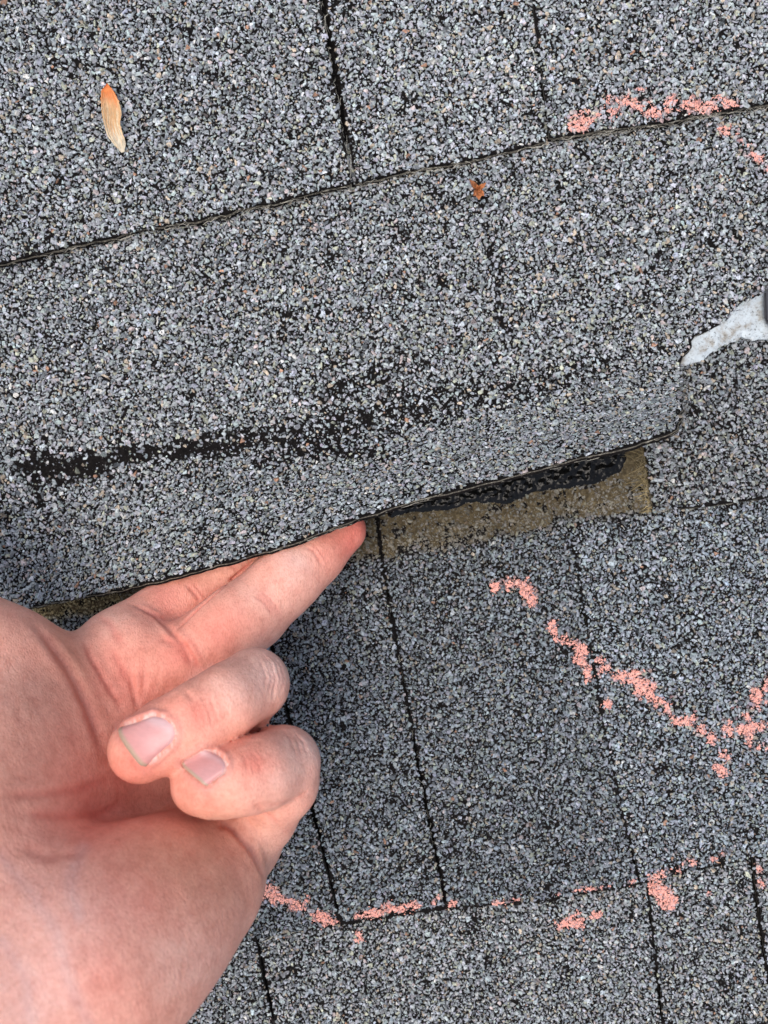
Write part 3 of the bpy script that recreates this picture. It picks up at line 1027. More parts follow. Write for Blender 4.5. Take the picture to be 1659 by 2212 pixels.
# straight fingers blend into the palm
index = empty_field(); chain(index, [(262, 1410, 29, 92), (415, 1286, 16, 70), (525, 1206, 12.5, 60), (600, 1160, 11, 46)], .003)
middle = empty_field(); chain(middle, [(338, 1468, 31, 92), (405, 1425, 34, 80), (542, 1326, 29, 76), (676, 1199, 20, 65), (742, 1146, 15.5, 50)], .003)
cone(middle, nd(470, 1378, 33, 74), nd(500, 1350, 32, 72), .004)
cone(middle, nd(605, 1264, 26, 68), nd(625, 1246, 25, 68), .004)
ring1 = empty_field(); chain(ring1, [(400, 1600, 34, 88), (480, 1545, 46, 82), (548, 1478, 57, 76)], .003)
ring2 = empty_field(); chain(ring2, [(548, 1478, 58, 78), (490, 1512, 66, 74), (425, 1550, 69, 73), (360, 1588, 68, 75), (309, 1617, 65, 74)], .003)
pink1 = empty_field(); chain(pink1, [(520, 1804, 44, 86), (560, 1760, 52, 78), (606, 1690, 59, 80)], .003)
chain(pink1, [(606, 1690, 59, 80), (612, 1650, 61, 80)], .002)
pink2 = empty_field(); chain(pink2, [(612, 1648, 62, 80), (565, 1668, 69, 75), (520, 1682, 72, 71), (470, 1690, 71, 69), (437, 1692, 68, 68)], .003)
fld = smin(smin(palm, index, .004), smin(palm, middle, .004), .0007)
fld = smin(fld, ring1, .004)
fld = smin(fld, pink1, .004)
# keep the web between the straight fingers sharp
fld = np.maximum(fld, -np.float32(1)) if False else fld
fld = smin(fld, ring2, .0007)
fld = smin(fld, pink2, .0007)
del palm, index, middle, ring1, ring2, pink1, pink2


for _ax in range(3):
    _sl = [slice(None)] * 3
    for _e in (0, -1):
        _sl[_ax] = _e
        fld[tuple(_sl)] = FAR


def surface_nets(f):
    s = f < 0
    nx, ny, nz = f.shape
    cnt = np.zeros((nx - 1, ny - 1, nz - 1), np.int8)
    for dx in (0, 1):
        for dy in (0, 1):
            for dz in (0, 1):
                cnt += s[dx:nx - 1 + dx, dy:ny - 1 + dy, dz:nz - 1 + dz]
    cells = np.argwhere((cnt > 0) & (cnt < 8))
    idm = np.full(cnt.shape, -1, np.int32)
    idm[tuple(cells.T)] = np.arange(len(cells))
    acc = np.zeros((len(cells), 3)); num = np.zeros(len(cells))
    cor = np.array([(i, j, k) for i in (0, 1) for j in (0, 1) for k in (0, 1)])
    vals = np.stack([f[cells[:, 0] + c[0], cells[:, 1] + c[1], cells[:, 2] + c[2]] for c in cor], 1).astype(float)
    for a in range(8):
        for b in range(a + 1, 8):
            if np.abs(cor[a] - cor[b]).sum() != 1:
                continue
            va, vb = vals[:, a], vals[:, b]
            m_ = (va < 0) != (vb < 0)
            t = np.where(m_, va / np.where(m_, va - vb, 1), 0)
            acc += m_[:, None] * (cor[a] + t[:, None] * (cor[b] - cor[a])); num += m_
    pos = cells + acc / num[:, None]
    quads = []
    for ax in range(3):
        o1, o2 = [(1, 2), (2, 0), (0, 1)][ax]
        a = [slice(None)] * 3; b = [slice(None)] * 3
        a[ax] = slice(0, -1); b[ax] = slice(1, None)
        sa, sb = s[tuple(a)], s[tuple(b)]
        e = np.argwhere(sa != sb)
        e = e[(e[:, o1] > 0) & (e[:, o2] > 0) & (e[:, o1] < f.shape[o1] - 1) & (e[:, o2] < f.shape[o2] - 1)]
        flip = sa[tuple(e.T)]
        d1 = np.zeros(3, int); d1[o1] = 1
        d2 = np.zeros(3, int); d2[o2] = 1
        q = np.stack([idm[tuple((e - d1 - d2).T)], idm[tuple((e - d2).T)], idm[tuple(e.T)], idm[tuple((e - d1).T)]], 1)
        q = np.where(flip[:, None], q, q[:, ::-1])
        quads.append(q)
    return pos, np.concatenate(quads)


hv, hf = surface_nets(fld)
hv = lo_b + hv * H


def smooth(v, f, it, lam=.5):
    e = np.concatenate([f[:, [0, 1]], f[:, [1, 2]], f[:, [2, 3]], f[:, [3, 0]]])
    e = np.concatenate([e, e[:, ::-1]])
    cnt = np.bincount(e[:, 0], minlength=len(v)).astype(float)
    for _ in range(it):
        av = np.stack([np.bincount(e[:, 0], v[e[:, 1], i], len(v)) for i in range(3)], 1) / np.maximum(cnt, 1)[:, None]
        v = v + lam * (av - v)
    return v


def normals(v, f):
    n = np.cross(v[f[:, 2]] - v[f[:, 0]], v[f[:, 3]] - v[f[:, 1]])
    out = np.stack([sum(np.bincount(f[:, k], n[:, i], len(v)) for k in range(4)) for i in range(3)], 1)
    return out / (np.linalg.norm(out, axis=1)[:, None] + 1e-12)


def subdivide(v, f):
    e = np.concatenate([f[:, [0, 1]], f[:, [1, 2]], f[:, [2, 3]], f[:, [3, 0]]])
    es = np.sort(e, 1)
    uq, inv = np.unique(es[:, 0].astype(np.int64) * len(v) + es[:, 1], return_inverse=True)
    a, b = uq // len(v), uq % len(v)
    mid = (v[a] + v[b]) / 2
    nf = len(f)
    em = inv.reshape(4, nf).T + len(v)
    cen = v[f].mean(1)
    ci = np.arange(nf) + len(v) + len(mid)
    nv = np.vstack([v, mid, cen])
    q = np.concatenate([np.column_stack([f[:, k], em[:, k], ci, em[:, (k - 1) % 4]]) for k in range(4)])
    return nv, q


hv = smooth(hv, hf, 3)
# drop the parts the crop of the grid cut open far outside the picture, refine only once
hv, hf = subdivide(hv, hf)
hv = smooth(hv, hf, 4)
hn = normals(hv, hf)
hu, hw = proj(hv)
front = ((hn * (CAM - hv)).sum(1) > 0)
bvh = BVHTree.FromPolygons([Vector(p) for p in hv[:0]] or [Vector(p) for p in hv], hf.tolist())


def on_hand(u, v):
    d = FWD + (u - UW / 2) / UW * RIGHT + (VH / 2 - v) / UW * UP
    h_ = bvh.ray_cast(Vector(CAM), Vector(d).normalized())
    if h_[0] is None:
        return None
    return np.array(h_[0])


def seg3(v, line):
    best = np.full(len(v), 1e9); at = np.zeros(len(v))
    n = len(line) - 1
    for i in range(n):
        a, b = line[i], line[i + 1]
        d = b - a
        t = np.clip(((v - a) @ d) / max(d @ d, 1e-15), 0, 1)
        q = np.linalg.norm(v - a - t[:, None] * d, axis=1)
        m_ = q < best
        best[m_] = q[m_]; at[m_] = ((i + t) / n)[m_]
    return best, at


disp = np.zeros(len(hv))
redline = np.zeros(len(hv))


def crease(pts, depth, width, bulge=.35, red=.5):
    """furrow in the skin along a measured line; depth and width in mm"""
    pts = resample(np.array(pts, float), 14)
    p3 = [on_hand(*p) for p in pts]
    p3 = [p for p in p3 if p is not None]
    if len(p3) < 2:
        return
    p3 = np.array(p3)
    jump = np.linalg.norm(np.diff(p3, axis=0), axis=1)
    if jump.max() > .012:
        p3 = p3[:np.argmax(jump > .012) + 1]
        if len(p3) < 2:
            return
    bb = (hv > p3.min(0) - .008).all(1) & (hv < p3.max(0) + .008).all(1) & front
    ids = np.nonzero(bb)[0]
    d, t = seg3(hv[ids], p3)
    w = width / 1000
    taper = np.clip(np.minimum(t, 1 - t) * 5, .15, 1)
    g = np.exp(-(d / w) ** 2)
    disp[ids] += -depth / 1000 * taper * g + bulge * depth / 1000 * taper * np.exp(-((d - 2.1 * w) / (1.3 * w)) ** 2)
    redline[ids] = np.maximum(redline[ids], red * taper * np.exp(-(d / (w * 1.3)) ** 2))


# finger joints
for k_ in range(3):
    crease([(546 + 7 * k_, 1284 - 4 * k_), (570 + 7 * k_, 1300 - 3 * k_), (594 + 6 * k_, 1334 - 4 * k_)], .2, .45)
crease([(660, 1180), (680, 1192), (695, 1220)], .22, .5); crease([(668, 1172), (690, 1190), (702, 1212)], .12, .4)
crease([(381, 1376), (400, 1390), (420, 1420), (428, 1450)], .38, .6, red=.7); crease([(398, 1374), (418, 1392), (436, 1424)], .12, .5)
crease([(402, 1262), (420, 1280), (437, 1304)], .35, .6); crease([(412, 1256), (428, 1274), (446, 1296)], .2, .5)
crease([(490, 1213), (505, 1225), (516, 1240)], .25, .6)
crease([(318, 1322), (350, 1336), (382, 1366)], .25, .9)
crease([(372, 1372), (400, 1342), (430, 1313), (490, 1262), (560, 1203)], .9, .55, bulge=.1, red=.7)
crease([(452, 1762), (500, 1790), (545, 1840), (568, 1885), (576, 1915)], .9, 1.0, bulge=.3, red=.35)
crease([(262, 1296), (300, 1312), (332, 1330), (362, 1356), (395, 1390), (412, 1425), (420, 1455)], .45, .7, bulge=.5, red=.5)
# palm
crease([(66, 1335), (105, 1385), (150, 1446), (190, 1530), (212, 1590), (232, 1640)], .9, 1.5, red=.55)
crease([(176, 1370), (196, 1420), (226, 1470), (252, 1512), (268, 1540)], .35, .8)
crease([(345, 1375), (385, 1395), (410, 1430), (414, 1470)], .35, 1.0, red=.6)
crease([(280, 1440), (286, 1480), (298, 1532)], .5, .8, red=.3); crease([(316, 1420), (311, 1470), (302, 1530)], .25, .7, red=.2); crease([(346, 1430), (337, 1480), (326, 1515)], .15, .6, red=.15)
crease([(210, 1330), (240, 1350), (262, 1395)], .15, .8); crease([(240, 1400), (262, 1440), (278, 1480)], .2, .7)
# ring finger knuckle and last joint
for k_, (dx, dep) in enumerate(((0, .14), (14, .20), (25, .24), (38, .20), (48, .16))):
    crease([(538 + dx, 1402 + k_ * 3), (562 + dx * .9, 1424 + k_ * 3), (576 + dx * .8, 1462 + k_ * 2), (570 + dx * .7, 1490 + 11 * (k_ % 3))], dep, .45, red=.22)
for k_, (dx, dep) in enumerate(((0, .26), (14, .3), (27, .24), (-14, .18))):
    crease([(404 + dx, 1497 - k_ * 4), (424 + dx, 1512 - k_ * 3), (438 + dx, 1540), (446 + dx, 1570)], dep, .55, red=.3)
# little finger knuckle, fold and last joint
for k_, dx in enumerate((0, 14, 27)):
    crease([(604 + dx, 1572 + k_ * 3), (628 + dx, 1596 + k_ * 4), (640 + dx * .9, 1632)], .16, .5, red=.25)
for k_, dx in enumerate((0, 13, 25)):
    crease([(512 + dx, 1622 - k_ * 3), (530 + dx, 1640), (536 + dx, 1672)], .14, .5, red=.3)
crease([(552, 1737), (590, 1738), (640, 1725), (672, 1702)], .16, .6, red=.3)
crease([(548, 1733), (575, 1756), (606, 1782)], .25, .7, red=.5)
# heel of the hand
crease([(0, 1718), (80, 1716), (162, 1707), (260, 1674)], .22, .9, red=.6)
crease([(36, 1757), (130, 1764), (208, 1762), (252, 1738), (280, 1708)], .25, .9, red=.6)
crease([(40, 1830), (110, 1850), (180, 1838)], .25, 1.2, red=.2)
for (a, b, c) in (((10, 1480), (50, 1560), (80, 1660)), ((60, 1480), (100, 1560), (130, 1640)), ((-5, 1600), (30, 1660), (50, 1700)), ((110, 1500), (150, 1580), (180, 1660))):
    crease([a, b, c], .05, 1.0, red=.10)
for (a, b, c) in (((380, 1800), (430, 1850), (455, 1930)), ((330, 1830), (370, 1900), (380, 1980)), ((500, 1850), (520, 1900), (515, 1960))):
    crease([a, b, c], .05, 1.3, red=.08)

# nails: outline measured on the photograph; the bed is pressed in, a fold of skin stands round it
NAILS = [
    dict(free=[(258, 1571), (262, 1590), (276, 1612), (296, 1638), (314, 1657)], far=[(330, 1543), (354, 1548), (374, 1564), (381, 1584), (374, 1606)],
         label='bitten short nail of the curled ring finger'),
    dict(free=[(393, 1650), (404, 1662), (420, 1676), (436, 1688), (447, 1698)], far=[(440, 1620), (462, 1622), (482, 1634), (491, 1652), (484, 1668)],
         label='bitten short nail of the curled little finger'),
]
for N in NAILS:
    out = N['free'] + N['far'][::-1]
    N['poly'] = np.array(out, float)
    cl = np.array(out + out[:1], float)
    c2 = N['poly'].mean(0)
    pc = on_hand(*c2)
    near = (np.linalg.norm(hv - pc, axis=1) < .016) & front
    ids = np.nonzero(near)[0]
    ins = inside(hu[ids], hw[ids], N['poly'])
    d, _ = segdist(hu[ids], hw[ids], cl)
    free_d, _ = segdist(hu[ids], hw[ids], N['free'])
    sd_ = np.where(ins, -d, d)
    disp[ids] += np.where(ins, -.0006 * sstep(d, 0, 8), 0)
    ridge = np.exp(-((sd_ - 7) / 5.5) ** 2) * sstep(free_d, 6, 22)
    disp[ids] += .00045 * ridge
    disp[ids] += -.00035 * np.exp(-(sd_ / 3.0) ** 2)
    redline[ids] = np.maximum(redline[ids], .25 * np.exp(-((sd_ - 3) / 4) ** 2))
    N['c3'] = pc

hv2 = hv + hn * disp[:, None]

# skin colour: blotches of the skin, with palm shade painted in as tan
base = np.array([.80, .37, .275])
c_red = np.array([.80, .23, .17]); c_pale = np.array([.80, .52, .44]); c_tan = np.array([.66, .31, .21]); c_vein = np.array([.58, .39, .38])
colr = np.tile(base, (len(hv), 1))


def blot(u, v, ru, rv, c, f, ang=0):
    global colr
    ca, sa = math.cos(math.radians(ang)), math.sin(math.radians(ang))
    x = ((hu - u) * ca + (hw - v) * sa) / ru; y = (-(hu - u) * sa + (hw - v) * ca) / rv
    w = np.exp(-(x * x + y * y)) * f
    w = np.clip(w * (.6 + .8 * fbm(hu / 40, hw / 40, int(u) % 97)), 0, 1)[:, None]
    colr = colr * (1 - w) + np.asarray(c) * w


blot(770, 1150, 90, 60, c_red, .95, -45); blot(640, 1225, 40, 60, c_pale, .55); blot(480, 1360, 70, 50, c_red, .55, -45); blot(560, 1290, 60, 40, c_pale, .3)
blot(360, 1300, 70, 50, c_red, .45); blot(250, 1460, 70, 90, c_red, .45); blot(380, 1420, 50, 50, c_red, .45); blot(320, 1500, 60, 60, c_red, .35); blot(230, 1340, 60, 40, c_pale, .35)
blot(70, 1550, 90, 220, c_tan, .3, 25); blot(30, 1480, 90, 120, (.76, .40, .31), .4); blot(150, 1420, 30, 120, c_tan, .5, -25)  # the narrow tan strip also paints shade into the thenar valley
blot(580, 1450, 60, 60, c_pale, .75); blot(500, 1490, 60, 45, c_pale, .4); blot(420, 1545, 45, 40, c_red, .5); blot(290, 1650, 60, 40, c_red, .55)
blot(650, 1620, 60, 60, c_pale, .7); blot(600, 1690, 60, 40, c_pale, .4); blot(545, 1650, 50, 40, c_red, .6); blot(420, 1730, 60, 40, c_red, .5); blot(570, 1830, 50, 60, c_pale, .3)
blot(450, 1850, 140, 110, c_tan, 1.0); blot(330, 1850, 110, 80, c_tan, .75); blot(280, 1940, 110, 80, c_red, .35); blot(260, 1700, 80, 50, c_red, .4)  # tan at the heel also paints the shade below the little finger
blot(120, 1980, 150, 130, (.76, .43, .37), .6); blot(60, 2150, 140, 120, (.76, .44, .38), .7); blot(230, 2120, 80, 90, c_red, .3); blot(400, 2080, 90, 80, c_pale, .35); blot(200, 1800, 90, 60, c_red, .35)
for vein in ([(-10, 1840), (60, 1920), (120, 2010), (150, 2120), (190, 2212)], [(180, 1830), (150, 1900), (170, 1980)], [(0, 2030), (50, 2100), (70, 2212)]):
    d, _ = segdist(hu, hw, vein)
    w = (np.exp(-(d / 15) ** 2) * .3)[:, None]
    colr = colr * (1 - w) + c_vein * w
nz = fbm(hu / 26, hw / 26, 70)[:, None] - .5
colr = colr * (1 + nz * np.array([.10, .22, .22]))
colr = colr * (1 - redline[:, None] * np.array([.16, .42, .42]))
for N in NAILS:
    ins = inside(hu, hw, N['poly'])
    d, _ = segdist(hu, hw, np.vstack([N['poly'], N['poly'][:1]]))
    fd, _ = segdist(hu, hw, N['free'])
    w = np.exp(-((d - 1.5) / 2.2) ** 2) * (fd > 9) * (vnoise(hu / 5, hw / 5, 33) > .38) * front * .75
    colr = colr * (1 - w[:, None]) + np.array([.80, .64, .58]) * w[:, None]
    w = np.exp(-((d - 9) / 9) ** 2) * (~ins) * front * .35
    colr = colr * (1 - w[:, None]) + np.array([.60, .25, .22]) * w[:, None]
hand = obj('hand', raw_mesh('hand', hv2, hf, 4, M['skin'], np.clip(colr, .02, .9), smooth=True))
tag(hand, 'bare left hand, two fingers straight under the raised shingle, two curled with nails showing', 'hand')

# --- nails themselves: curved plates with a free edge
bvh2 = BVHTree.FromPolygons([Vector(p) for p in hv], hf.tolist())
for N in NAILS:
    fr = np.array(N['free'], float); fa_ = np.array(N['far'], float)
    nu, nv = 22, 18
    ti = np.linspace(0, 1, nu)
    fr = np.column_stack([np.interp(ti, np.linspace(0, 1, 5), fr[:, i]) for i in (0, 1)])
    fa_ = np.column_stack([np.interp(ti, np.linspace(0, 1, 5), fa_[:, i]) for i in (0, 1)])
    for _ in range(2):
        fa_[1:-1] = (fa_[:-2] + 2 * fa_[1:-1] + fa_[2:]) / 4
    G = np.zeros((nv, nu, 3)); Nn = np.zeros((nv, nu, 3)); C = np.zeros((nv, nu, 3))
    for j in range(nv):
        s_ = j / (nv - 1)
        for i in range(nu):
            q = fr[i] * (1 - s_) + fa_[i] * s_
            d = FWD + (q[0] - UW / 2) / UW * RIGHT + (VH / 2 - q[1]) / UW * UP
            h_ = bvh2.ray_cast(Vector(CAM), Vector(d).normalized())
            G[j, i] = h_[0]; Nn[j, i] = h_[1]
            e_ = min(ti[i], 1 - ti[i], 1 - s_) * 2
            G[j, i] += Nn[j, i] * (-.0006 + .00075 * min(1, e_ * 5) + .0005 * (1 - s_) ** 3)
            pink = np.array([.62, .31, .295]); lun = np.array([.68, .49, .49])
            f_ = float(sstep(np.array(s_ + .10 * math.sin(i * .3)), .66, .92)) * .65
            c_ = pink * (1 - f_) + lun * f_
            if s_ < .06:
                c_ = np.array([.46, .35, .26])
            C[j, i] = c_ * (1 + .1 * (random.random() - .5))
    for _ in range(4):
        G[1:-1, 1:-1] = (G[:-2, 1:-1] + G[2:, 1:-1] + G[1:-1, :-2] + G[1:-1, 2:] + 4 * G[1:-1, 1:-1]) / 8
    mn = Nn.mean((0, 1)); mn /= np.linalg.norm(mn)
    n = nv * nu
    V = np.vstack([G.reshape(-1, 3), (G - mn * .0007).reshape(-1, 3)])
    F = []
    id_ = lambda j, i: j * nu + i
    for j in range(nv - 1):
        for i in range(nu - 1):
            F.append((id_(j, i), id_(j, i + 1), id_(j + 1, i + 1), id_(j + 1, i)))
            F.append((n + id_(j, i), n + id_(j + 1, i), n + id_(j + 1, i + 1), n + id_(j, i + 1)))
    bd = [id_(0, i) for i in range(nu)] + [id_(j, nu - 1) for j in range(1, nv)] + [id_(nv - 1, i) for i in range(nu - 2, -1, -1)] + [id_(j, 0) for j in range(nv - 2, 0, -1)]
    for a, b_ in zip(bd, bd[1:] + bd[:1]):
        F.append((a, n + a, n + b_, b_))
    Vn = V
    cc = np.vstack([C.reshape(-1, 3), np.tile([.46, .36, .27], (n, 1))])
    me = raw_mesh('fingernail', Vn, F, 4, M['nail'], cc, smooth=True)
    bm = bmesh.new(); bm.from_mesh(me); bmesh.ops.recalc_face_normals(bm, faces=bm.faces); bm.to_mesh(me); bm.free()
    tag(obj('fingernail', me, hand), N['label'])

# ------------------------------------------------------------------ chalk marks: crusts of chalk lying on the granules
for i, (nm, label, _) in enumerate(CHALK):
    got = CHALKPTS[i]
    if not got:
        continue
    pos = np.concatenate([g[0] for g in got]); nrm = np.concatenate([g[1] for g in got]); scl = np.concatenate([g[2] for g in got])
    r = np.random.default_rng(60 + i)
    rj = r.random(len(pos))
    tw_ = np.repeat(np.arange(len(pos)), 2)
    ex = pos[tw_] + r.normal(0, .0007, (len(tw_), 3)) * [1, 1, .05]
    ex_s = np.repeat(r.uniform(.00012, .00036, len(tw_))[:, None], 3, 1) * [1.2, .9, .6]
    rep = np.repeat(np.arange(len(pos)), r.integers(2, 7, len(pos)))
    fl = pos[rep] + (r.normal(0, .5, (len(rep), 3)) * scl[rep]) * [1, 1, 0] + nrm[rep] * (scl[rep, 2] * r.uniform(.62, .9, len(rep)))[:, None]
    fs = np.column_stack([r.uniform(.00016, .00056, len(rep)) * np.where(r.random(len(rep)) < .15, 1.4, 1), r.uniform(.00012, .00042, len(rep)), r.uniform(.00008, .00018, len(rep))])
    v_, f_, _ = scatter(SMALL, fl, nrm[rep], fs, r, .16)
    v2, f2, _ = scatter(SMALL, ex + nrm[tw_] * (scl[tw_, 2] * .8)[:, None], nrm[tw_], ex_s * .8, r, .2)
    v_, f_ = np.vstack([v_, v2]), np.vstack([f_, f2 + len(v_)])
    o = obj('chalk_mark', raw_mesh('chalk_mark', v_, f_, 3, M['chalk']))
    tag(o, label, 'chalk mark', 'pink chalk marks on the shingles')

# ------------------------------------------------------------------ the tool at the right border
top = [(1452, 795), (1462, 762), (1478, 745), (1482, 728), (1495, 712), (1522, 702), (1545, 694), (1561, 686), (1592, 668), (1609, 651), (1628, 641), (1659, 629), (1790, 585)]
low = [(1790, 745), (1700, 736), (1659, 733), (1622, 733), (1603, 729), (1592, 733), (1573, 742), (1552, 752), (1531, 766), (1517, 777), (1502, 783), (1482, 790)]
tp = np.array(top + low, float)
bm = bmesh.new()


def tool_z(u):
    return .0028 + .0012 * sstep(u, 1460, 1660) + .004 * sstep(u, 1640, 1790)


rs = resample(tp, 4, True)
rs = rs + np.column_stack([vnoise(rs[:, 0] / 9, rs[:, 1] / 9, 3) - .5, vnoise(rs[:, 0] / 9, rs[:, 1] / 9, 4) - .5]) * 7 + np.random.default_rng(3).normal(0, 1.1, rs.shape)
inn = []
gx, gy = np.meshgrid(np.arange(1450, 1790, 9.0), np.arange(580, 800, 9.0))
gq = np.column_stack([gx.ravel(), gy.ravel()])
gq = gq[inside(gq[:, 0], gq[:, 1], rs)]
dd, _ = segdist(gq[:, 0], gq[:, 1], np.vstack([rs, rs[:1]]))
gq = gq[dd > 5]
co, _, fa, _, _, _ = geometry.delaunay_2d_cdt([Vector(p) for p in rs] + [Vector(p) for p in gq], [(i, (i + 1) % len(rs)) for i in range(len(rs))], [], 1, 1e-5)
co = np.array(co); fa = np.array([f for f in fa if len(f) == 3])
dd, _ = segdist(co[:, 0], co[:, 1], np.vstack([rs, rs[:1]]))
zt = tool_z(co[:, 0]) - .0006 * (1 - sstep(dd, 0, 10)) + .0005 * (fbm(co[:, 0] / 30, co[:, 1] / 30, 12) - .5)
tv = P(co[:, 0], co[:, 1], zt)
n = len(tv)
bot = tv - [0, 0, .0012]
zi = np.cross(tv[fa[:, 1], :2] - tv[fa[:, 0], :2], tv[fa[:, 2], :2] - tv[fa[:, 0], :2])
fa = np.where(zi[:, None] < 0, fa[:, ::-1], fa)
E = np.concatenate([fa[:, [0, 1]], fa[:, [1, 2]], fa[:, [2, 0]]]); es = set(map(tuple, E))
be = np.array([e for e in es if (e[1], e[0]) not in es])
F = np.concatenate([fa, fa[:, ::-1] + n, np.column_stack([be[:, 1], be[:, 0], be[:, 0] + n]), np.column_stack([be[:, 1], be[:, 0] + n, be[:, 1] + n])])
tool = bpy.data.objects.new('pry_tool', None)
tool.location = Vector(P(1600, 710, 0.003))
link(tool)
tag(tool, 'pale stained metal tool tip wedged under the shingle at the right border', 'pry tool')
tl = np.array(tool.location)
obj('blade', raw_mesh('blade', np.vstack([tv, bot]) - tl, F, 3, M['metal']), tool)
# dark handle, nearly all outside the picture
bm = bmesh.new()
prof = [(1649, 628, .0066), (1651, 693, .0066), (1700, 740, .0075), (1900, 720, .012), (1900, 560, .012), (1700, 600, .0075)]
tv_ = [bm.verts.new(Vector(P(*p)) - tool.location) for p in prof]
bv_ = [bm.verts.new(Vector(P(p[0], p[1], p[2] - .003)) - tool.location) for p in prof]
bm.faces.new(tv_); bm.faces.new(bv_[::-1])
for i in range(6):
    bm.faces.new((tv_[i], bv_[i], bv_[(i + 1) % 6], tv_[(i + 1) % 6]))
bmesh.ops.recalc_face_normals(bm, faces=bm.faces)
bmesh.ops.bevel(bm, geom=bm.edges[:], offset=.0008, segments=2, affect='EDGES')
me = bpy.data.meshes.new('handle'); bm.to_mesh(me); bm.free(); me.materials.append(M['handle'])
obj('handle', me, tool)

# ------------------------------------------------------------------ maple seed wing
left = np.array([(230.5, 180), (219, 195), (217.5, 215), (219.5, 240), (224, 266), (232, 294), (247, 313), (262, 330)], float)
right = np.array([(231.5, 180), (245, 196), (256.5, 218), (263, 244), (259, 268), (265, 288), (272, 310), (268, 328)], float)
nl, nw = 46, 14
ts = np.linspace(0, 1, nl)
lf = np.column_stack([np.interp(ts, np.linspace(0, 1, 8), left[:, i]) for i in (0, 1)])
rt = np.column_stack([np.interp(ts, np.linspace(0, 1, 8), right[:, i]) for i in (0, 1)])
lf += np.random.default_rng(1).normal(0, .5, lf.shape); rt += np.random.default_rng(2).normal(0, .5, rt.shape)
ws = np.linspace(0, 1, nw)
uv = lf[:, None] * (1 - ws[None, :, None]) + rt[:, None] * ws[None, :, None]
zs = .0046 + .0011 * np.sin(ts * 3.1)[:, None] + .0013 * (ws - .5)[None] ** 2 * 4 * np.sin(ts * 2.6 + .4)[:, None] + .0006 * (ws - .5)[None] * np.sin(ts * 9)[:, None]
sv = P(uv[..., 0].ravel(), uv[..., 1].ravel(), zs.ravel())
wx = np.tile(ws, nl); tx = np.repeat(ts, nw)
orange = np.array([.66, .20, .05]); beige = np.array([.66, .47, .27]); pale = np.array([.60, .53, .40])
f1 = sstep(tx + .10 * (vnoise(wx * 6, tx * 3, 3) - .5), .22, .42)[:, None]; f2 = sstep(tx, .5, .8)[:, None]
sc = orange * (1 - f1) + beige * f1
sc = sc * (1 - f2) + pale * f2
cell = np.abs(np.sin(wx * 15 + tx * 34 + 2 * vnoise(wx * 5, tx * 16, 9))) ** .6
sc = sc * (1 - (1 - cell)[:, None] * .45 * sstep(tx, .3, .45)[:, None])
n = len(sv)
F = []
for j in range(nl - 1):
    for i in range(nw - 1):
        a = j * nw + i
        F.append((a, a + nw, a + nw + 1, a + 1)); F.append((n + a, n + a + 1, n + a + nw + 1, n + a + nw))
bd = [i for i in range(nw)] + [j * nw + nw - 1 for j in range(1, nl)] + [(nl - 1) * nw + i for i in range(nw - 2, -1, -1)] + [j * nw for j in range(nl - 2, 0, -1)]
for a, b_ in zip(bd, bd[1:] + bd[:1]):
    F.append((a, b_, n + b_, n + a))
me = raw_mesh('maple_seed', np.vstack([sv, sv - [0, 0, .00025]]), F, 4, M['seed_wing'], np.vstack([sc, sc]), smooth=True)
bm = bmesh.new(); bm.from_mesh(me); bmesh.ops.recalc_face_normals(bm, faces=bm.faces); bm.to_mesh(me); bm.free()
seed = obj('seed_wing', me)
tag(seed, 'dry maple seed wing, orange at one end and papery beige at the other', 'seed wing')
# veins raised along the wing
rng = np.random.default_rng(12)
paths, radii, cols = [], [], []
for i in range(26):
    w0 = rng.uniform(.02, .98); w1 = np.clip(w0 + rng.normal(.05, .22), .02, .98)
    t0 = rng.uniform(.12, .5); t1 = min(.985, t0 + rng.uniform(.3, .6))
    tt = np.linspace(t0, t1, 9); wv = np.linspace(w0, w1, 9)
    a = np.column_stack([np.interp(tt, ts, lf[:, k_]) for k_ in (0, 1)]); b_ = np.column_stack([np.interp(tt, ts, rt[:, k_]) for k_ in (0, 1)])
    q = a * (1 - wv)[:, None] + b_ * wv[:, None]
    zz = .0046 + .0011 * np.sin(tt * 3.1) + .0013 * (wv - .5) ** 2 * 4 * np.sin(tt * 2.6 + .4) + .0006 * (wv - .5) * np.sin(tt * 9) + .00008
    paths.append(P(q[:, 0], q[:, 1], zz)); radii.append(.00010)
    cols.append(np.array([.72, .55, .34]) if t0 > .3 else np.array([.6, .33, .14]))
v_, f_, c_ = strands(paths, radii, cols)
tag(obj('veins', raw_mesh('veins', v_, f_, 3, M['fibre'], c_), seed), kind='stuff')

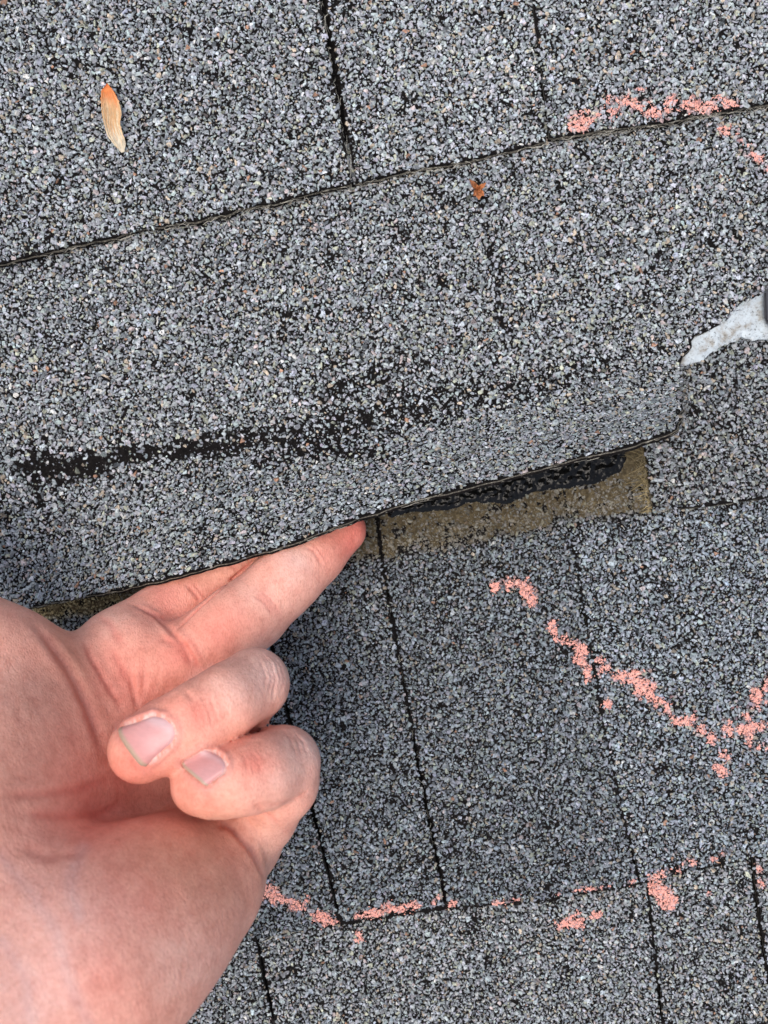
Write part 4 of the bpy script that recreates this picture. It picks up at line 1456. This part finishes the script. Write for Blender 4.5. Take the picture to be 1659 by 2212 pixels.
# ------------------------------------------------------------------ little brown husk
husk = bpy.data.objects.new('bud_husk', None)
husk.location = Vector(P(1033, 409, .004))
link(husk)
tag(husk, 'tiny rusty brown dried bud husk caught on the granules below the upper edge', 'bud husk')
for (du, dv, wd, zt_) in ((-19, -22, 7, .0030), (17, -14, 6, .0026), (-10, 14, 7, .0012), (2, 22, 9, .0010), (13, 14, 7, .0014), (-3, -10, 5, .0030), (6, 4, 6, .0028)):
    nt_ = 8
    tt = np.linspace(0, 1, nt_)
    cu = 1033 + du * tt; cv = 409 + dv * tt
    L = math.hypot(du, dv); px_, py_ = -dv / L, du / L
    half = wd * np.sin(np.pi * np.clip(tt * .85 + .12, 0, 1)) * (1 - tt * .35)
    z_ = .0047 + zt_ * tt * (1.3 - .6 * tt)
    rows = []
    for sgn, lift in ((-1, .0007), (-.5, .0002), (0, 0), (.5, .0002), (1, .0007)):
        rows.append(P(cu + px_ * half * sgn, cv + py_ * half * sgn, z_ + lift * np.sin(np.pi * tt)))
    R = np.stack(rows, 1).reshape(-1, 3)
    R = R - np.array(husk.location)
    n = len(R)
    F = []
    for j in range(nt_ - 1):
        for i in range(4):
            a = j * 5 + i
            F.append((a, a + 1, a + 6, a + 5)); F.append((n + a, n + a + 5, n + a + 6, n + a + 1))
    bd = [i for i in range(5)] + [j * 5 + 4 for j in range(1, nt_)] + [(nt_ - 1) * 5 + i for i in range(3, -1, -1)] + [j * 5 for j in range(nt_ - 2, 0, -1)]
    for a, b_ in zip(bd, bd[1:] + bd[:1]):
        F.append((a, n + a, n + b_, b_))
    k_ = rng.uniform(.7, 1.4)
    cb = np.tile(np.array([.34, .12, .04]) * k_, (n, 1)) * rng.uniform(.6, 1.3, (n, 1))
    me = raw_mesh('bract', np.vstack([R, R - [0, 0, .00025]]), F, 4, M['dry_husk'], np.vstack([cb, cb]), smooth=True)
    bm = bmesh.new(); bm.from_mesh(me); bmesh.ops.recalc_face_normals(bm, faces=bm.faces); bm.to_mesh(me); bm.free()
    obj('bract', me, husk)

print('tris', sum(len(o.data.loop_triangles) or sum(p.loop_total - 2 for p in o.data.polygons) for o in bpy.data.objects if o.type == 'MESH' and len(o.data.polygons) < 3000), 'n', {o.name: len(o.data.polygons) for o in bpy.data.objects if o.type == 'MESH' and len(o.data.polygons) > 30000})
